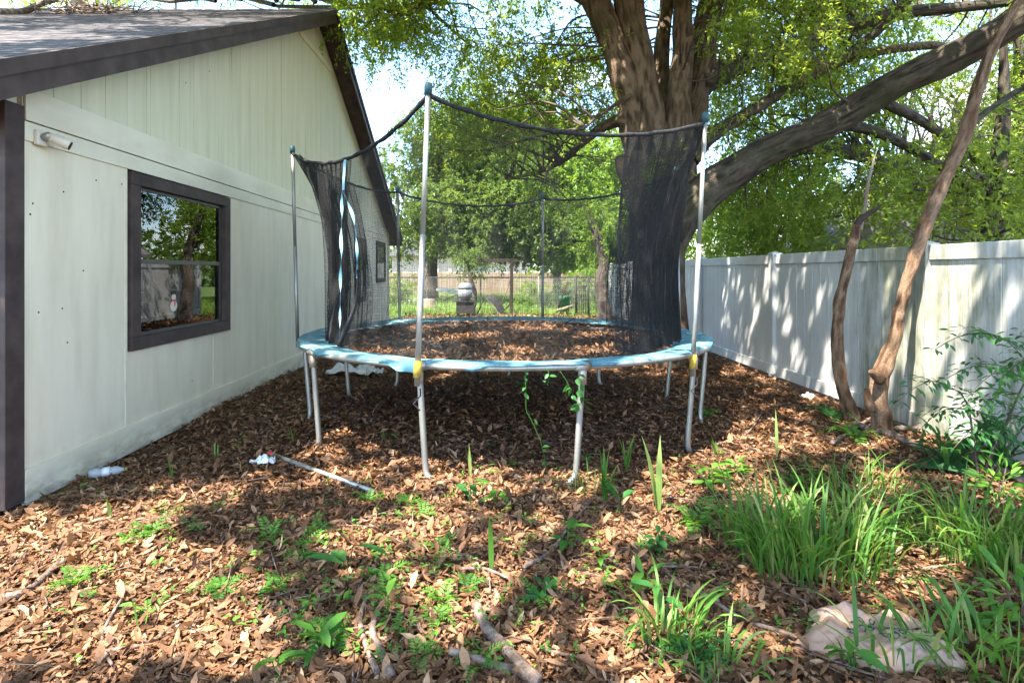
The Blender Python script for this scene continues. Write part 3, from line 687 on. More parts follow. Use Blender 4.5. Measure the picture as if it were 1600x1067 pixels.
cuts = [-17, 16, 46, 80, 112, 150, 186, 222, 252, 278, 308, 343]
for a, b in zip(cuts[:-1], cuts[1:]): pad(a+.4, b-.4)
# a torn flap of pad by the near pole
rows = [[ring(-26+8*u, TR+.07+.012*math.sin(7*u+3*v), TH+.045-.10*v*(.4+.6*u)+.01*math.sin(9*u)) for v in np.linspace(0, 1, 6)] for u in np.linspace(0, 1, 9)]
tp(MB().grid(rows).build('pad_flap', M['pad'], tramp, True))
# poles (top px, bottom px, distance) in order round the ring
poles = [((457, 236), (465, 535), 6.25), ((669, 142), (652, 592), 4.04), ((1102, 186), (1082, 578), 4.72), ((1056, 268), (1062, 520), 7.30), ((848, 307), (848, 520), 8.27), ((621, 297), (625, 520), 7.78)]
tops = []
for (t, b, Y) in poles:
    a, c = P(*t, Y), P(*b, Y); tops.append(a); d = unit(a-c)
    pl = tp(MB().tube([c-d*.05, .5*(a+c)], .0205, 10).build('net_pole', M['galv'], tramp, True))
    MB().tube([.5*(a+c)-d*.02, a], .0185, 10).build('upper_tube', M['galv'], pl, True)
    MB().tube([a-d*.03, a+d*.03, a+d*.055, a+d*.06], [.028, .030, .022, .008], 10).build('pole_cap', M['teal_cap'], pl, True)
    if Y < 6:
        MB().tube([c+d*.01, c+d*.13], .030, 10).build('foam_clamp', M['yellow'], pl, True)
        e = c-d*.06; MB().tube([e+np.array([.028, -.035, .0]), e+np.array([.03, -.04, -.05]), e+np.array([-.02, -.035, -.11]), e+np.array([.028, -.03, -.16])], .006, 5).build('tie_strap', M['cord'], pl)
sags = [.26, .185, .12, .13, .15, .11]
cang = [math.degrees(math.atan2(q[0]-TC[0], -(q[1]-TC[1]))) for q in tops]
for k in range(1, 6):
    while cang[k] < cang[k-1]: cang[k] += 360
cang.append(cang[0]+360)
def cordp(k, u):
    A, B = tops[k]-[0, 0, .03], tops[(k+1) % 6]-[0, 0, .03]; u = np.asarray(u)[..., None]
    p = A*(1-u)+B*u; p = p-np.array([0, 0, 1.])*sags[k]*(4*u*(1-u))**.9; return p
for k in range(6):
    rad = .017 if k < 3 else .015
    pts = cordp(k, np.linspace(0, 1, 30)); pts[:, 2] += .004*np.sin(np.arange(30)*1.9+k)
    tp(MB().tube(pts, rad*(1+.15*np.sin(np.arange(30)*2.3)), 8).build('net_cord', M['cord'], tramp, True))
ZB = TH+.02
def slit_mid(t): return .515+.0*t
def netp(k, u, t):
    """point of the net in panel k: u along the panel, t up"""
    top = cordp(k, u); a = np.radians(cang[k]+(cang[k+1]-cang[k])*u)
    w_ = (t**2.6)[..., None]
    rbz = RB-.005-.05*np.sin(np.pi*np.clip(t, 0, 1))
    amp = (.016+(.05 if k == 0 else 0)*np.exp(-((u-.25)/.2)**2))*np.sin(np.pi*np.clip(t, .02, 1))**.5
    rbz = rbz+amp*np.sin(a*34+2.2*np.sin(3*t+k))
    bot = np.stack([TC[0]+rbz*np.sin(a), TC[1]-rbz*np.cos(a), np.zeros_like(a)], -1)
    xy = bot*(1-w_)+top*w_
    xy[..., 2] = ZB+(top[..., 2]-ZB)*t
    return xy
TS = .83
def in_slit(k, u, t):
    if k != 0: return np.zeros_like(u, bool)
    wv = .11*np.sin(np.pi*np.clip(t/TS, 0, 1))**.8
    return (t < TS) & (u > .50) & (u < .50+wv)
VV = []; TT = []; off = 0
for k in range(6):
    span = np.linalg.norm(tops[k]-tops[(k+1) % 6]); nv = int(span/.0105); m = 15
    u, t = np.meshgrid((np.arange(nv)+rng.uniform(.25, .75, nv))/nv, np.linspace(0, 1, m), indexing='ij')
    L = netp(k, u, t); eps = 1e-3
    nr = unit(np.cross(netp(k, np.clip(u+eps, 0, 1), t)-netp(k, np.clip(u-eps, 0, 1), t), np.gradient(L, axis=1)))
    keep = ~in_slit(k, .5*(u[:, 1:]+u[:, :-1]), .5*(t[:, 1:]+t[:, :-1]))
    V, T = threads('n', L, nr, .00078, None, None, keep); VV.append(V); TT.append(T+off); off += len(V)
    lo_u, hi_u = {0: (0, .5), 1: (.70, 1), 2: (0, 1), 3: (0, .3), 5: (.5, 1)}.get(k, (0, 0))
    if hi_u > 0:
        nv2 = int(nv*(hi_u-lo_u)*1.5); u, t = np.meshgrid(lo_u+(hi_u-lo_u)*(np.arange(nv2)+rng.uniform(.2, .8, nv2))/nv2, np.linspace(0, 1, 13), indexing='ij')
        L = netp(k, u, t); ax = np.array([TC[0], TC[1], 0]); L[..., :2] += (ax-L)[..., :2]*(.012+.02*np.sin(u*span*26+t*2.5)**2)[..., None]
        V, T = threads('n', L, unit(np.stack([L[..., 0]-TC[0], L[..., 1]-TC[1], 0*u], -1)), .0017 if k == 0 else .0021 if k in (1, 2) else .0014, None, None); VV.append(V); TT.append(T+off); off += len(V)
        t, u = np.meshgrid((np.arange(165)+rng.uniform(.25, .75, 165))/165, np.linspace(lo_u, hi_u, 22), indexing='ij')
        L = netp(k, u, t); L[..., :2] += (ax-L)[..., :2]*(.012+.02*np.sin(u*span*26+t*2.5)**2)[..., None]
        V, T = threads('n', L, unit(np.stack([L[..., 0]-TC[0], L[..., 1]-TC[1], 0*u], -1)), .0017 if k == 0 else .0021 if k in (1, 2) else .0014, None, None); VV.append(V); TT.append(T+off); off += len(V)
    nh = 165; mm = 24 if k else 40
    t, u = np.meshgrid((np.arange(nh)+rng.uniform(.25, .75, nh))/nh, np.linspace(0, 1, mm), indexing='ij')
    L = netp(k, u, t); nr = unit(np.cross(np.gradient(L, axis=1), netp(k, u, np.clip(t+eps, 0, 1))-netp(k, u, np.clip(t-eps, 0, 1))))
    keep = ~in_slit(k, .5*(u[:, 1:]+u[:, :-1]), .5*(t[:, 1:]+t[:, :-1]))
    V, T = threads('n', L, nr, .00072, None, None, keep); VV.append(V); TT.append(T+off); off += len(V)
tp(big('net', np.concatenate(VV), np.concatenate(TT), M['net'], tramp))
# door tapes along the slit, and its dark hem
def tape(us, ts, wd, name, m, tw=0.0):
    rows = []
    for j, (u, t) in enumerate(zip(us, ts)):
        p = netp(0, np.array(u), np.array(t)); q = netp(0, np.array(u+.01), np.array(t)); d = unit(q-p); o = unit(np.array([p[0]-TC[0], p[1]-TC[1], 0]))
        an = tw*math.sin(j*.9); s = d*math.cos(an)+o*math.sin(an)
        rows.append([p+o*.012-s*wd/2, p+o*.014, p+o*.012+s*wd/2])
    return tp(MB().grid(rows).build(name, m, tramp, True))
tt = np.linspace(TS, 1.0, 8); tape(.505+0*tt, tt, .055, 'door_tape', M['zip'])
tt = np.linspace(.01, TS, 30); tape(.497+.004*np.sin(tt*30), tt, .034, 'door_tape', M['zip'], .6)
tt = np.linspace(.36, TS, 18); tape(.50+.11*np.sin(np.pi*tt/TS)**.8, tt, .03, 'door_tape', M['zip'], .8)
hem = [netp(0, np.array(.50+.11*math.sin(math.pi*t/TS)**.8), np.array(t)) for t in np.linspace(0.001, .40, 14)]
tp(MB().tube(hem, np.linspace(.03, .008, 14), 7).build('door_hem', M['cord'], tramp, True))
for u0, u1 in ((.40, .47), (.20, .12), (.30, .33)):
    ps = [netp(0, np.array(u0+(u1-u0)*t), np.array(t)) for t in np.linspace(0, .5, 10)]
    tp(MB().tube(ps, np.linspace(.02, .003, 10), 6).build('net_fold', M['cord'], tramp, True))
tp(MB().tube([netp(0, np.array(.61), np.array(.40)), netp(0, np.array(.60), np.array(.385))+np.array([-.03, 0, -.03])], [.018, .006], 6).build('door_toggle', M['cord'], tramp))

# leaves lying on the mat
n = 13000; rl = np.random.default_rng(21)
r_ = RB*.97*np.sqrt(rl.uniform(0, 1, n)); a_ = rl.uniform(0, 2*math.pi, n)
xy = np.stack([r_*np.sin(a_), -r_*np.cos(a_)], 1)
dn = np.sin(xy[:, 0]*2.3+1)+np.sin(xy[:, 1]*3.1+xy[:, 0])+rl.normal(0, .9, n); ok = (dn > -1.0) & ((xy[:, 1] > -RB*.99) ); xy, r_ = xy[ok], r_[ok]; n = len(xy)
base = np.stack([xy[:, 0]+TC[0], xy[:, 1]+TC[1], mat_z(r_)+.006+rl.uniform(0, .025, n)], 1)
d = rdir(n, rl); d[:, 2] *= .3; nn = rdir(n, rl)*[.5, .5, .3]+[0, 0, .8]
V, T = leaf8(base, d, nn, rl.uniform(.045, .085, n), rl.uniform(.016, .032, n), rl.uniform(-.3, .4, n), rl.uniform(-.2, .35, n))
tl = big('leaf_layer', V, T, M['litter'], rnd=np.repeat(np.clip(rl.beta(1.8, 2.2, n), 0, 1), 8)); tag(tl, 'brown dead leaves scattered over the trampoline mat', 'leaves', kind='stuff')

# =================================================================== TREES
def vnoise(u, v, nu, r):
    """smooth value noise, u wraps after nu cells"""
    tab = r.uniform(0, 1, (nu, 256)); ui = np.floor(u).astype(int); vi = np.floor(v).astype(int); fu = u-ui; fv = v-vi
    fu = fu*fu*(3-2*fu); fv = fv*fv*(3-2*fv); g = lambda a, b: tab[a % nu, b % 256]
    return (g(ui, vi)*(1-fu)+g(ui+1, vi)*fu)*(1-fv)+(g(ui, vi+1)*(1-fu)+g(ui+1, vi+1)*fu)*fv
def limb(name, pts, rads, mat_, parent, n=12, sides=14, rough=.08, seed=0, ridge=.048):
    """pts world; radii; bark ridges modelled in the mesh"""
    r = np.random.default_rng(seed+900); pts = np.asarray(pts, float); rads = np.asarray(rads, float)
    ln = np.sum(np.linalg.norm(np.diff(pts, axis=0), axis=1)); rm = float(np.mean(rads))
    n = int(np.clip(ln/max(.02, rm*.22), n, 170)); sides = int(np.clip(2*math.pi*rm/.024, 8, 84))
    q = smooth_path(np.hstack([pts, rads[:, None]]), n); c, rad = q[:, :3], np.maximum(q[:, 3], .003)
    tan = unit(np.gradient(c, axis=0)); u = unit(np.cross(tan[0], [.3, .9, .1])); U = []
    for t in tan: u = unit(u-t*np.dot(u, t)); U.append(u)
    U = np.array(U); B = np.cross(tan, U); al = np.concatenate([[0], np.cumsum(np.linalg.norm(np.diff(c, axis=0), axis=1))])
    a = np.linspace(0, 2*math.pi, sides, endpoint=False); A, S = np.meshgrid(a, al)
    def cells(k): return max(4, int(2*math.pi*rm/k))
    n1 = cells(ridge); n2 = cells(ridge*.45); n0 = 4
    wob = .8*vnoise(A/(2*math.pi)*n0, S/(rm*3), n0, r)
    r1_ = 1-np.abs(2*vnoise((A/(2*math.pi)*n1+.9*wob), S/(ridge*5.5), n1, r)-1); r2_ = vnoise(A/(2*math.pi)*n2, S/(ridge*3.5), n2, r)
    lump = vnoise(A/(2*math.pi)*n0, S/(rm*2.2), n0, r)-.5
    r1_ = r1_**.75; rg = .7*r1_+.3*r2_; amp = np.minimum(ridge*.5, rad*.26)[:, None]*(rough/.07)
    rr_ = rad[:, None]*(1+lump*min(.3, rough*3.2))+amp*(rg-.5)
    V = c[:, None]+rr_[..., None]*(np.cos(A)[..., None]*U[:, None]+np.sin(A)[..., None]*B[:, None])
    i, k = np.meshgrid(np.arange(n-1), np.arange(sides), indexing='ij'); i, k = i.ravel(), k.ravel(); k2 = (k+1) % sides
    T = np.stack([i*sides+k, i*sides+k2, (i+1)*sides+k2, (i+1)*sides+k], 1)
    V = np.concatenate([V.reshape(-1, 3), c[:1], c[-1:]]); m0 = n*sides
    kk = np.arange(sides); cap = np.concatenate([np.stack([kk*0+m0, (kk+1) % sides, kk, kk], 1)[:, :3], np.stack([kk*0+m0+1, (n-1)*sides+kk, (n-1)*sides+(kk+1) % sides], 1)])
    o = big(name, V, np.concatenate([T[:, [0, 1, 2]], T[:, [0, 2, 3]], cap]), mat_, parent, None, True); me = o.data
    bk = np.concatenate([np.stack([rm*np.cos(A), rm*np.sin(A), S], -1).reshape(-1, 3), np.zeros((2, 3))]).astype(np.float32)
    me.attributes.new('bk', 'FLOAT_VECTOR', 'POINT').data.foreach_set('vector', bk.ravel())
    me.attributes.new('rg', 'FLOAT', 'POINT').data.foreach_set('value', np.concatenate([rg.ravel(), [.5, .5]]).astype(np.float32))
    o.matrix_parent_inverse = Matrix.Translation(-Vector(parent.location))
    return o, q
def crown(name, T0, D0, K, tl, L, W, mat_, parent, r, spread=.75, droop=.25, base=.0, mask=None):
    """K leaves along each twig"""
    n = len(T0); s = (np.arange(K)+r.uniform(.2, .8, (n, K)))/K
    D0 = unit(D0); tlen = tl*r.uniform(.6, 1.25, n)
    pos = T0[:, None]+D0[:, None]*(s*tlen[:, None])[..., None]+r.normal(0, .012, (n, K, 3))
    pos[..., 2] -= droop*(s**2)*tlen[:, None]
    ld = unit(D0[:, None]*.7+r.normal(0, spread, (n, K, 3))+np.array([0, 0, -.15]))
    nn = r.normal(0, .55, (n, K, 3))+np.array([0, 0, 1.])
    pos, ld, nn = pos.reshape(-1, 3), ld.reshape(-1, 3), nn.reshape(-1, 3); tone = np.repeat(r.beta(2, 2, n), K)
    if mask is not None: k = mask(pos); pos, ld, nn, tone = pos[k], ld[k], nn[k], tone[k]
    n2 = len(pos); l_ = L*r.uniform(.65, 1.25, n2)
    V, Tq = leaf4(pos, ld, nn, l_, l_*W/L*r.uniform(.8, 1.2, n2))
    q = np.clip(tone*.6+r.uniform(0, .4, n2)+base, 0, 1)
    o = big(name, V, Tq, mat_, parent, np.repeat(q, 4)); o['kind'] = 'stuff'
    o.matrix_parent_inverse = Matrix.Translation(-Vector(parent.location)); return o
def ball(c, rad, n, r, shell=.35):
    d = rdir(n, r); k = r.uniform(shell, 1, n)**.6; return np.asarray(c)+d*k[:, None]*np.asarray(rad), d
def branchlets(name, clumps, skel, parent, r, r0=.022, n_sub=3, mat_=None):
    """thin branches from the limbs to each clump, and a few inside it"""
    mb = MB(); skel = np.asarray(skel)
    for c, rad in clumps:
        c = np.asarray(c, float); d2 = np.linalg.norm(skel-c, axis=1)+.6*np.maximum(0, skel[:, 2]-c[2]); a = skel[int(np.argmin(d2))]
        ln = np.linalg.norm(c-a)
        if ln > 7: a = c+unit(a-c)*7; ln = 7
        m1 = a+(c-a)*.35+r.normal(0, .07*ln, 3)+[0, 0, .05*ln]; m2 = a+(c-a)*.7+r.normal(0, .06*ln, 3)
        pts = smooth_path([a, m1, m2, c], 9); rr_ = np.linspace(r0*(.5+.28*ln), .006, 9); mb.tube(pts, rr_, 5, cap=False)
        for _ in range(n_sub):
            i = int(r.integers(4, 8)); e = c+rdir(1, r)[0]*np.asarray(rad)*.9; mb.tube([pts[i], .5*(pts[i]+e)+r.normal(0, .05, 3), e], [.008, .006, .003], 4, cap=False)
    o = mb.build(name, mat_ or M['twig'], parent, True); o['kind'] = 'stuff'
    o.matrix_parent_inverse = Matrix.Translation(-Vector(parent.location)); return o

# ---- the big oak
ro = np.random.default_rng(101)
OY = 10.0
oak = empty('oak_tree', tuple(P(1027, VY, OY)[:2])+(0,)); tag(oak, 'huge spreading oak with forked trunk behind the trampoline', 'tree')
sk = []
def ol(pts, nm='limb', m='oak_bark', n=20, sides=20, rough=.07, seed=0):
    """pts: (px, py, Y, half width px)"""
    w3 = [P(a, b, Y) for a, b, Y, _ in pts]; rr_ = [h/F*Y for _, _, Y, h in pts]
    o, q = limb(nm, w3, rr_, M[m], oak, n, sides, rough, seed); sk.extend(q[len(q)//4::3, :3]); return o
ol([(1030, 592, OY, 78), (1028, 560, OY, 52), (1027, 480, OY, 42), (1027, 400, OY, 40), (1027, 320, OY, 44), (1030, 260, OY, 50), (1035, 215, OY, 46), (1038, 190, OY, 26)], 'trunk', n=40, sides=44, rough=.07, seed=2)
ol([(1002, 280, OY-.05, 24), (993, 190, OY-.15, 26), (974, 110, OY-.2, 23), (950, 50, OY-.2, 21), (926, -10, OY-.3, 20), (890, -100, OY-.6, 20), (830, -230, OY-1, 14), (780, -330, OY-1.5, 8)], seed=3, n=34)
ol([(1018, 270, OY-.2, 26), (1012, 180, OY-.28, 24), (1000, 95, OY-.25, 22), (982, 0, OY-.3, 21), (970, -120, OY-.6, 20), (965, -260, OY-1.4, 13)], seed=4, n=34)
ol([(1052, 270, OY-.2, 28), (1058, 190, OY-.3, 21), (1065, 100, OY-.25, 16), (1067, 0, OY-.2, 14), (1075, -140, OY-.6, 16), (1090, -280, OY-1.5, 9)], seed=5, n=30)
ol([(1062, 290, OY, 24), (1078, 200, OY+.1, 20), (1097, 100, OY+.2, 19), (1112, 0, OY+.3, 18), (1150, -130, OY, 18), (1200, -280, OY-.5, 10)], seed=6, n=30)
ol([(1040, 190, OY+.6, 16), (1034, 100, OY+.9, 12), (1040, 20, OY+1, 10), (1052, -90, OY+1, 8)], seed=7)
# the great limb to the right, over the fence
ol([(1040, 400, OY, 24), (1066, 335, OY-.1, 30), (1125, 283, OY-.25, 27), (1200, 237, OY-.5, 23), (1300, 190, OY-.9, 21), (1400, 132, OY-1.4, 22), (1500, 84, OY-1.9, 23), (1600, 28, OY-2.4, 23), (1720, -50, OY-3, 24), (1900, -160, OY-3.8, 15)], m='limb_bark', seed=8, n=46, sides=22, rough=.05)
ol([(1075, 235, OY, 26), (1110, 212, OY-.1, 12), (1160, 182, OY-.2, 9), (1240, 135, OY-.4, 8), (1340, 75, OY-.8, 7), (1420, 0, OY-1.2, 6), (1520, -110, OY-1.8, 5)], m='limb_bark', seed=9, n=26)
ol([(1090, 130, OY+.2, 24), (1150, 105, OY+.4, 15), (1222, 82, OY+.5, 13), (1312, 45, OY+.4, 11), (1420, 20, OY, 9), (1560, 5, OY-.5, 7), (1700, -20, OY-1, 7)], m='limb_bark', seed=10, n=26)
ol([(1120, 280, OY+.3, 13), (1190, 245, OY+.8, 12), (1260, 230, OY+1.2, 11), (1345, 243, OY+1.6, 10), (1420, 280, OY+2, 7), (1480, 330, OY+2.4, 3)], m='limb_bark', seed=11)
ol([(1360, 150, OY-1.1, 9), (1440, 190, OY-.6, 7), (1520, 245, OY-.2, 6), (1600, 310, OY, 4), (1660, 360, OY, 2)], m='limb_bark', seed=12, sides=9)
ol([(1310, 190, OY-.9, 9), (1390, 215, OY-.2, 7), (1470, 262, OY+.3, 6), (1560, 330, OY+.8, 4)], m='limb_bark', seed=13, sides=9)
ol([(1240, 130, OY-.4, 8), (1330, 90, OY-.9, 7), (1440, 72, OY-1.5, 6), (1520, 78, OY-2, 4)], m='stick', seed=14, sides=9)
ol([(1000, 210, OY-.1, 16), (975, 190, OY-.2, 11), (950, 195, OY, 8), (920, 215, OY+.6, 6), (880, 250, OY+1.6, 4.5), (840, 270, OY+2.4, 3), (790, 280, OY+3.2, 1.5)], seed=15, sides=12)
ol([(990, 300, OY, 14), (975, 265, OY-.3, 12), (969, 245, OY-.4, 9)], seed=16, sides=10, n=8)
ol([(930, 0, OY-.3, 14), (830, -40, OY-.2, 11), (740, -30, OY+.5, 9), (660, 5, OY+1.2, 8), (630, 18, OY+1.4, 7), (590, 10, OY+1.5, 5), (540, 12, OY+1.5, 3)], seed=17, sides=10, n=26)
ol([(890, -100, OY-.6, 10), (760, -170, OY-1.4, 8), (600, -200, OY-2.2, 6), (400, -230, OY-3, 3)], seed=18, sides=8)
ol([(985, 150, OY-.45, 4), (960, 165, OY-.6, 3), (930, 185, OY-.8, 2.5), (915, 200, OY-1, 1.5)], seed=19, sides=6, n=8)
# limbs out of the picture that carry the shade over the yard
def wl(pts, rads, seed): 
    o, q = limb('limb', pts, rads, M['oak_bark'], oak, 24, 10, .05, seed, .12); sk.extend(q[4::3, :3])
wl([(2.0, 9.3, 7.3), (1.2, 7.5, 7.2), (-.3, 4.5, 7.9), (-2.2, 1, 8.2), (-4, -2.5, 8.2)], [.3, .24, .18, .12, .05], 31)
wl([(2.5, 9.2, 7.4), (2.5, 7, 8.2), (2.2, 3.5, 8.6), (1.8, 0, 8.7), (1.2, -4, 8.5)], [.3, .22, .17, .12, .05], 32)
wl([(3.9, 9.6, 7.6), (4.6, 7.5, 7.9), (5.2, 4, 8.1), (5.4, 0, 8.2), (5, -3, 8)], [.28, .22, .17, .12, .05], 33)
wl([(1.3, 9.1, 7.5), (-1, 8.4, 8.0), (-4, 7, 8.4), (-7, 5.8, 8.6)], [.26, .2, .14, .06], 34)

# leaf clumps: seen ones over the yard, then the high canopy
clumps = []
LIMBS = [[(1072, 320), (1200, 235), (1300, 180), (1400, 132), (1500, 82), (1600, 25)], [(1110, 212), (1160, 182), (1240, 135), (1340, 75), (1420, 0)], [(1090, 130), (1222, 82), (1312, 45), (1420, 20), (1560, 5)], [(1190, 245), (1260, 230), (1345, 243), (1420, 280)]]
def limb_near(px, py):
    best = 1e9
    for l in LIMBS:
        for (a, b), (c, d) in zip(l[:-1], l[1:]):
            t = min(1, max(0, ((px-a)*(c-a)+(py-b)*(d-b))/((c-a)**2+(d-b)**2))); best = min(best, math.hypot(px-a-t*(c-a), py-b-t*(d-b)))
    return best
def region(x0, x1, y0, y1, Ya, Yb, n, rad, keep=None):
    for _ in range(n):
        px, py, Y = ro.uniform(x0, x1), ro.uniform(y0, y1), ro.uniform(Ya, Yb)
        if keep and not keep(px, py): continue
        if Y < OY+.6 and px > 1085 and limb_near(px, py) < 60 and ro.uniform() < .85: Y = OY+ro.uniform(.8, 3)
        s = ro.uniform(.7, 1.25)*rad; clumps.append((P(px, py, Y), np.array([s, s, s*.6])))
gap = lambda x, y: not (575 < x < 690 and 60 < y < 260) and not (690 < x < 760 and y < 60) and not (860 < x < 930 and y < 90)
region(540, 950, -90, 70, 9.5, 14, 70, .55, gap)
region(540, 640, 20, 130, 11, 13, 9, .42, lambda x, y: y < 130-abs(x-590))
region(690, 960, 50, 200, 9.5, 14, 34, .5, gap)
region(545, 690, -70, 62, 10, 13, 26, .42)
region(800, 965, 180, 330, 11, 15, 9, .5)
region(1090, 1340, -80, 130, 9, 13, 40, .55)
region(1120, 1620, -90, 140, 8, 13, 80, .5)
region(1130, 1620, 100, 330, 10, 15, 80, .55)
region(1090, 1640, -90, 250, 11, 16, 70, .55)
region(1090, 1250, 120, 380, 11.5, 15, 18, .55)
region(1480, 1700, 120, 330, 8, 9.5, 10, .4)
region(0, 540, -90, 5, 13, 17, 22, .8)
region(960, 1100, -120, 0, 11.2, 13, 7, .45)
for _ in range(26):
    px, py = ro.uniform(1125, 1420), ro.uniform(-20, 205)
    if py < 215-(px-1080)*.42: clumps.append((P(px, py, ro.uniform(7.8, 8.9)), np.array([.26, .26, .2])*ro.uniform(.7, 1.3)))
region(660, 965, 60, 235, 10, 14, 46, .5, lambda x, y: x > 700 or y > 150)
region(1120, 1400, 230, 330, 10.5, 13, 14, .45)
for a in ((1035, 262, 8.9, .26), (1010, 290, 9.0, .2), (1062, 245, 8.9, .2)): clumps.append((P(*a[:3]), np.array([a[3]]*3)))
nvis = len(clumps)
T0 = []; D0 = []
for c, rad in clumps:
    k = int(24*(rad[0]/.55)**1.7)+6; p, d = ball(c, rad, k, ro); T0.append(p); D0.append(d*.7+[0, 0, -.45]+ro.normal(0, .35, (k, 3)))
T0, D0 = np.concatenate(T0), np.concatenate(D0)
crown('crown', T0, D0, 17, .36, .088, .032, M['oak_leaf'], oak, ro)
branchlets('branches', clumps, sk, oak, ro)
# high canopy above the frame, added for shade; openings cut to place sun patches
SHX, SHY = LIGHT.x/-LIGHT.z, LIGHT.y/-LIGHT.z
holes = []
for px, py, r_ in ((120, 880, .42), (50, 955, .45), (210, 935, .3), (150, 842, .25), (20, 900, .4), (300, 1010, .2), (560, 742, .14), (600, 735, .1), (700, 758, .2), (640, 832, .16), (610, 850, .12), (765, 745, .12), (905, 745, .1), (985, 765, .18), (1060, 765, .22),
        (1150, 725, .24), (1205, 765, .2), (850, 902, .12), (790, 915, .1), (1000, 832, .1), (965, 880, .1), (1180, 690, .25), (1300, 622, .15), (800, 965, .1), (720, 962, .09), (1310, 990, .05), (1500, 752, .08), (1555, 772, .1), (480, 652, .16), (612, 672, .1),
        (1130, 640, .2), (1240, 800, .15), (1370, 760, .14), (1450, 900, .1), (930, 1010, .08), (1100, 985, .1), (690, 820, .12), (760, 785, .1), (530, 850, .08), (400, 990, .1), (870, 830, .09), (1250, 690, .18), (1010, 1060, .12), (240, 860, .15)):
    g = G(px, py); holes.append((g[0], g[1], r_))
for px, py, r_ in ((1238, 470, .10), (1226, 530, .06), (1428, 590, .10), (1432, 640, .12), (1455, 500, .09), (1475, 430, .09), (1520, 440, .05), (1590, 450, .03), (1110, 450, .07), (1140, 500, .07), (1175, 440, .06), (1400, 560, .07), (1415, 520, .06)):
    y_ = FX*F/(px-VX); z_ = H-(py-VY)/F*y_; holes.append((FX+SHX*z_, y_+SHY*z_, r_*.45))
for x_, y_, r_ in ((-.9, 5.3, .2), (-1.2, 6.2, .18), (.2, 5.6, .2), (.9, 5.4, .2), (1.3, 6.6, .25), (-.3, 6.9, .2), (.6, 7.4, .2), (-1.0, 7.4, .18), (.1, 4.6, .15), (1.5, 5.4, .2), (-.5, 4.45, .2), (.6, 4.15, .2), (1.4, 4.5, .25), (2.0, 5.3, .2)): holes.append((x_+SHX*TH, y_+SHY*TH, r_))
rh = np.random.default_rng(404)
for _ in range(60):
    x_, y_ = rh.uniform(-8, -2.9), rh.uniform(3.4, 9.8); holes.append((x_+SHX*rz(y_), y_+SHY*rz(y_), rh.uniform(.12, .4)))
for _ in range(170): holes.append((rh.uniform(-4, 3.9), rh.uniform(2, 13), rh.uniform(.03, .11)))
holes = np.array(holes)
def sunny(p):  # drops unseen canopy leaves that would shade the chosen light patches
    g = np.stack([p[:, 0]+SHX*p[:, 2], p[:, 1]+SHY*p[:, 2]], 1); keep = np.ones(len(p), bool)
    for x_, y_, r_ in holes:
        d = g-[x_, y_]; a = np.arctan2(d[:, 1], d[:, 0]); e = (r_*1.15+.085)*(1+.28*np.sin(2*a+9*x_)+.2*np.sin(3*a+7*y_)+.15*np.sin(5*a+x_))
        keep &= (np.hypot(d[:, 0], d[:, 1]) > e) | (rh.uniform(0, 1, len(p)) < .05)
    return keep
hi = []
for gx in np.arange(-9, 7.2, 1.1):
    for gy in np.arange(-5, 12.3, 1.1):
        c = np.array([gx+ro.normal(0, .3), gy+ro.normal(0, .3), 7.7+ro.normal(0, .5)])
        if c[1] > 4.5 and c[2] < H+.52*c[1]+.9: c[2] = H+.52*c[1]+1.0+ro.uniform(0, 1)
        if gx > 3.2 and gy < 1: continue
        s = ro.uniform(.75, 1.05); hi.append((c, np.array([s, s, s*.5])))
T0 = []; D0 = []
for c, rad in hi:
    k = int(60*(rad[0]/.9)**2); p, d = ball(c, rad, k, ro); T0.append(p); D0.append(d*.7+[0, 0, -.3]+ro.normal(0, .35, (k, 3)))
crown('crown', np.concatenate(T0), np.concatenate(D0), 10, .36, .19, .115, M['oak_leaf'], oak, ro, mask=sunny)
branchlets('branches', hi[::2], sk, oak, ro, n_sub=1)

# ---- other trees: trunk, limbs, branches, crown
def tree(name, label, base, trunk, rads, cl, K, L, W, leaf, bark, seed, per=60, tl=.5, cat='tree', limbs=(), group=None):
    r = np.random.default_rng(seed); t = empty(name, tuple(base)); tag(t, label, cat, group); s = []
    o, q = limb('trunk', trunk, rads, M[bark], t, 22, 12, .06, seed); s.extend(q[len(q)//4::3, :3])
    for k, (pts, rd) in enumerate(limbs):
        o, q = limb('limb', pts, rd, M[bark], t, 14, 8, .05, seed+k+1); s.extend(q[::3, :3])
    T0 = []; D0 = []
    for c, rad in cl:
        k = int(per*np.prod(np.asarray(rad)/.8)**.66)+5; p, d = ball(c, rad, k, r); T0.append(p); D0.append(d*.8+[0, 0, -.3]+r.normal(0, .35, (k, 3)))
    crown('crown', np.concatenate(T0), np.concatenate(D0), K, tl, L, W, M[leaf], t, r)
    branchlets('branches', cl, s, t, r, .03, 1); return t
def blob(r, c, rad, n, s0, s1, flat=.7, zmin=None):
    o = []
    for p in ball(c, rad, n, r, .15)[0]:
        s = r.uniform(s0, s1)
        if zmin is not None and p[2]-s*flat < zmin: p[2] = zmin+s*flat
        o.append((p, np.array([s, s, s*flat])))
    return o
r1 = np.random.default_rng(55)
